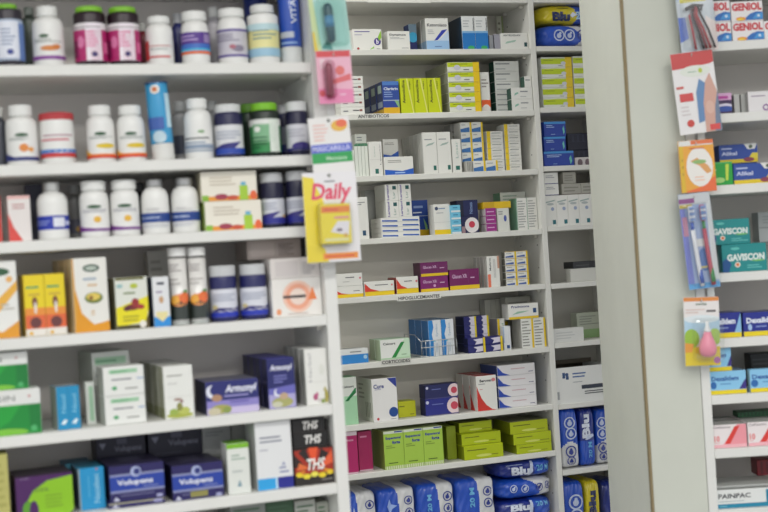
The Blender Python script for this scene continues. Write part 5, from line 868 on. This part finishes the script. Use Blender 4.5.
r, W, H = card(R, -.034, 702, 240.5, 31.5, 96, .06, 'hanging blister with two toothbrushes, one white and one red-green', '#9fb4dc', [('r', 0, .88, 1, 1, '#c4c8cc'), ('r', 0, .9, .5, .95, '#8a4a84'), ('r', 0, .85, .4, .89, '#c4b04c'), ('r', 0, 0, 1, .06, '#5fa8e0'), ('p', [(0, .06), (.2, .06), (.16, .85), (0, .85)], '#7c84d0'), ('p', [(.8, .08), (1, .08), (1, .9), (.86, .9)], '#dce0e2'), ('r', .4, .44, .8, .52, '#dfe2e0'), ('e', .6, .3, .2, .12, '#4a74b8'), ('r', .04, .56, .2, .76, '#c88aa4'), ('g', .45, .2, .85, .25, 1, '#d4c86a')])
def brush(ox, hc, gc, tc):
    def f(mb):
        y = -.01
        mb.tube([(ox+.004, y, H*.03), (ox+.003, y, H*.1), (ox, y-.002, H*.3), (ox-.001, y, H*.46), (ox-.002, y, H*.62)], .0046, mat(hc, .3, 'plastic'), seg=12)
        mb.tube([(ox-.002, y, H*.61), (ox-.002, y, H*.7)], .0034, mat(gc, .35, 'plastic'), seg=12)
        mb.tube([(ox+.0042, y-.0004, H*.06), (ox+.002, y-.0005, H*.2)], .005, mat(gc, .35, 'plastic'), seg=12)
        mb.box(ox-.0075, ox+.0035, y-.003, y+.002, H*.7, H*.87, mat(tc, .3, 'plastic'), bev=.002)
        for i in range(5):
            for j in range(3): mb.box(ox-.0065+j*.0033, ox-.004+j*.0033, y-.012, y-.003, H*(.715+i*.03), H*(.735+i*.03), mat('#dfe4ee' if i % 2 else '#7f9fd8', .6, 'bristle'))
    return f
shape(r, 'toothbrush', brush(-W*.16, '#dfe0e6', '#3458b4', '#a4b8dc'))
shape(r, 'toothbrush', brush(W*.2, '#b84a5c', '#3a8c4a', '#8fa8d4'))
bubble(r, -W*.46, W*.48, H*.03, H*.9, .026)
r, W, H = card(R, -.032, 701, 331.5, 35.5, 69, -.03, 'hanging card with pink rubber bulb on yellow and sky ground', '#e9e4e2', [('r', 0, .94, 1, 1, '#e08a3c'), ('r', 0, .4, 1, .7, '#b4d4e8'), ('e', .5, .68, .5, .06, '#dfe8ec'), ('r', 0, 0, 1, .28, '#e4cc28'), ('e', .2, .4, .22, .14, '#9cc43c'), ('e', .85, .42, .2, .12, '#a4c84c'), ('c', .9, .08, .05, '#b46aac'), ('t', 'nuvita', .5, .9, .3, .035, '#4a6a4c', .02), ('r', .64, .78, .9, .81, '#5a5454'), ('g', .05, .76, .6, .84, 2, '#ddc8c0'), ('p', [(0, .2), (.2, .2), (.26, .32), (0, .34)], '#e8a03c')])
shape(r, 'rubber_bulb', lambda mb: mb.lathe([(.006, H*.14), (.012, H*.155), (.0162, H*.19), (.0178, H*.25), (.0162, H*.33), (.0115, H*.41), (.0085, H*.46), (.0075, H*.5)], mat('#ee8fa6', .3, 'rubber'), cx=W*.08, cy=-.021, seg=32))
shape(r, 'nozzle', lambda mb: mb.lathe([(.007, H*.5), (.0075, H*.53), (.004, H*.57), (.003, H*.66)], mat('#e6e6e6', .3, 'plastic'), cx=W*.08, cy=-.021, seg=24))
bubble(r, -W*.3, W*.48, H*.07, H*.7, .046)
# ------------------------------------------------------------ light: ceiling fixtures, an added fill lamp over the rear aisle, and soft room light
def lamp(x, y, sx, sy, power):
    ld = bpy.data.lights.new('ceiling_or_fill_lamp', 'AREA'); ld.shape = 'RECTANGLE'; ld.size = sx; ld.size_y = sy; ld.energy = power; ld.color = (1, .985, .95)
    o = bpy.data.objects.new('ceiling_or_fill_lamp', ld); C.objects.link(o); o.location = (x, y, 2.86); o['kind'] = 'structure'
lamp(-.5, .5, 1.3, .35, 24); lamp(1.2, .5, 1.3, .35, 20); lamp(.3, -1.6, 2.2, .6, 70); lamp(.1, 2.8, 1.8, .25, 16)  # last one is an added fill lamp that brightens the column side panel
w = bpy.data.worlds.new('room_light'); w.use_nodes = True; bpy.context.scene.world = w
nt = w.node_tree; bg = nt.nodes['Background']; tc = nt.nodes.new('ShaderNodeTexCoord'); sp = nt.nodes.new('ShaderNodeSeparateXYZ'); mr = nt.nodes.new('ShaderNodeMapRange')
nt.links.new(tc.outputs['Generated'], sp.inputs[0]); nt.links.new(sp.outputs['Z'], mr.inputs[0])
mr.inputs[1].default_value = -.6; mr.inputs[2].default_value = .35; mr.inputs[3].default_value = .25; mr.inputs[4].default_value = 1.2
nt.links.new(mr.outputs[0], bg.inputs[1]); bg.inputs[0].default_value = (.93, .96, 1, 1)
vs = bpy.context.scene.view_settings; vs.view_transform = 'Standard'; vs.look = 'None'; vs.gamma = 1; vs.use_curve_mapping = False; vs.exposure = .08
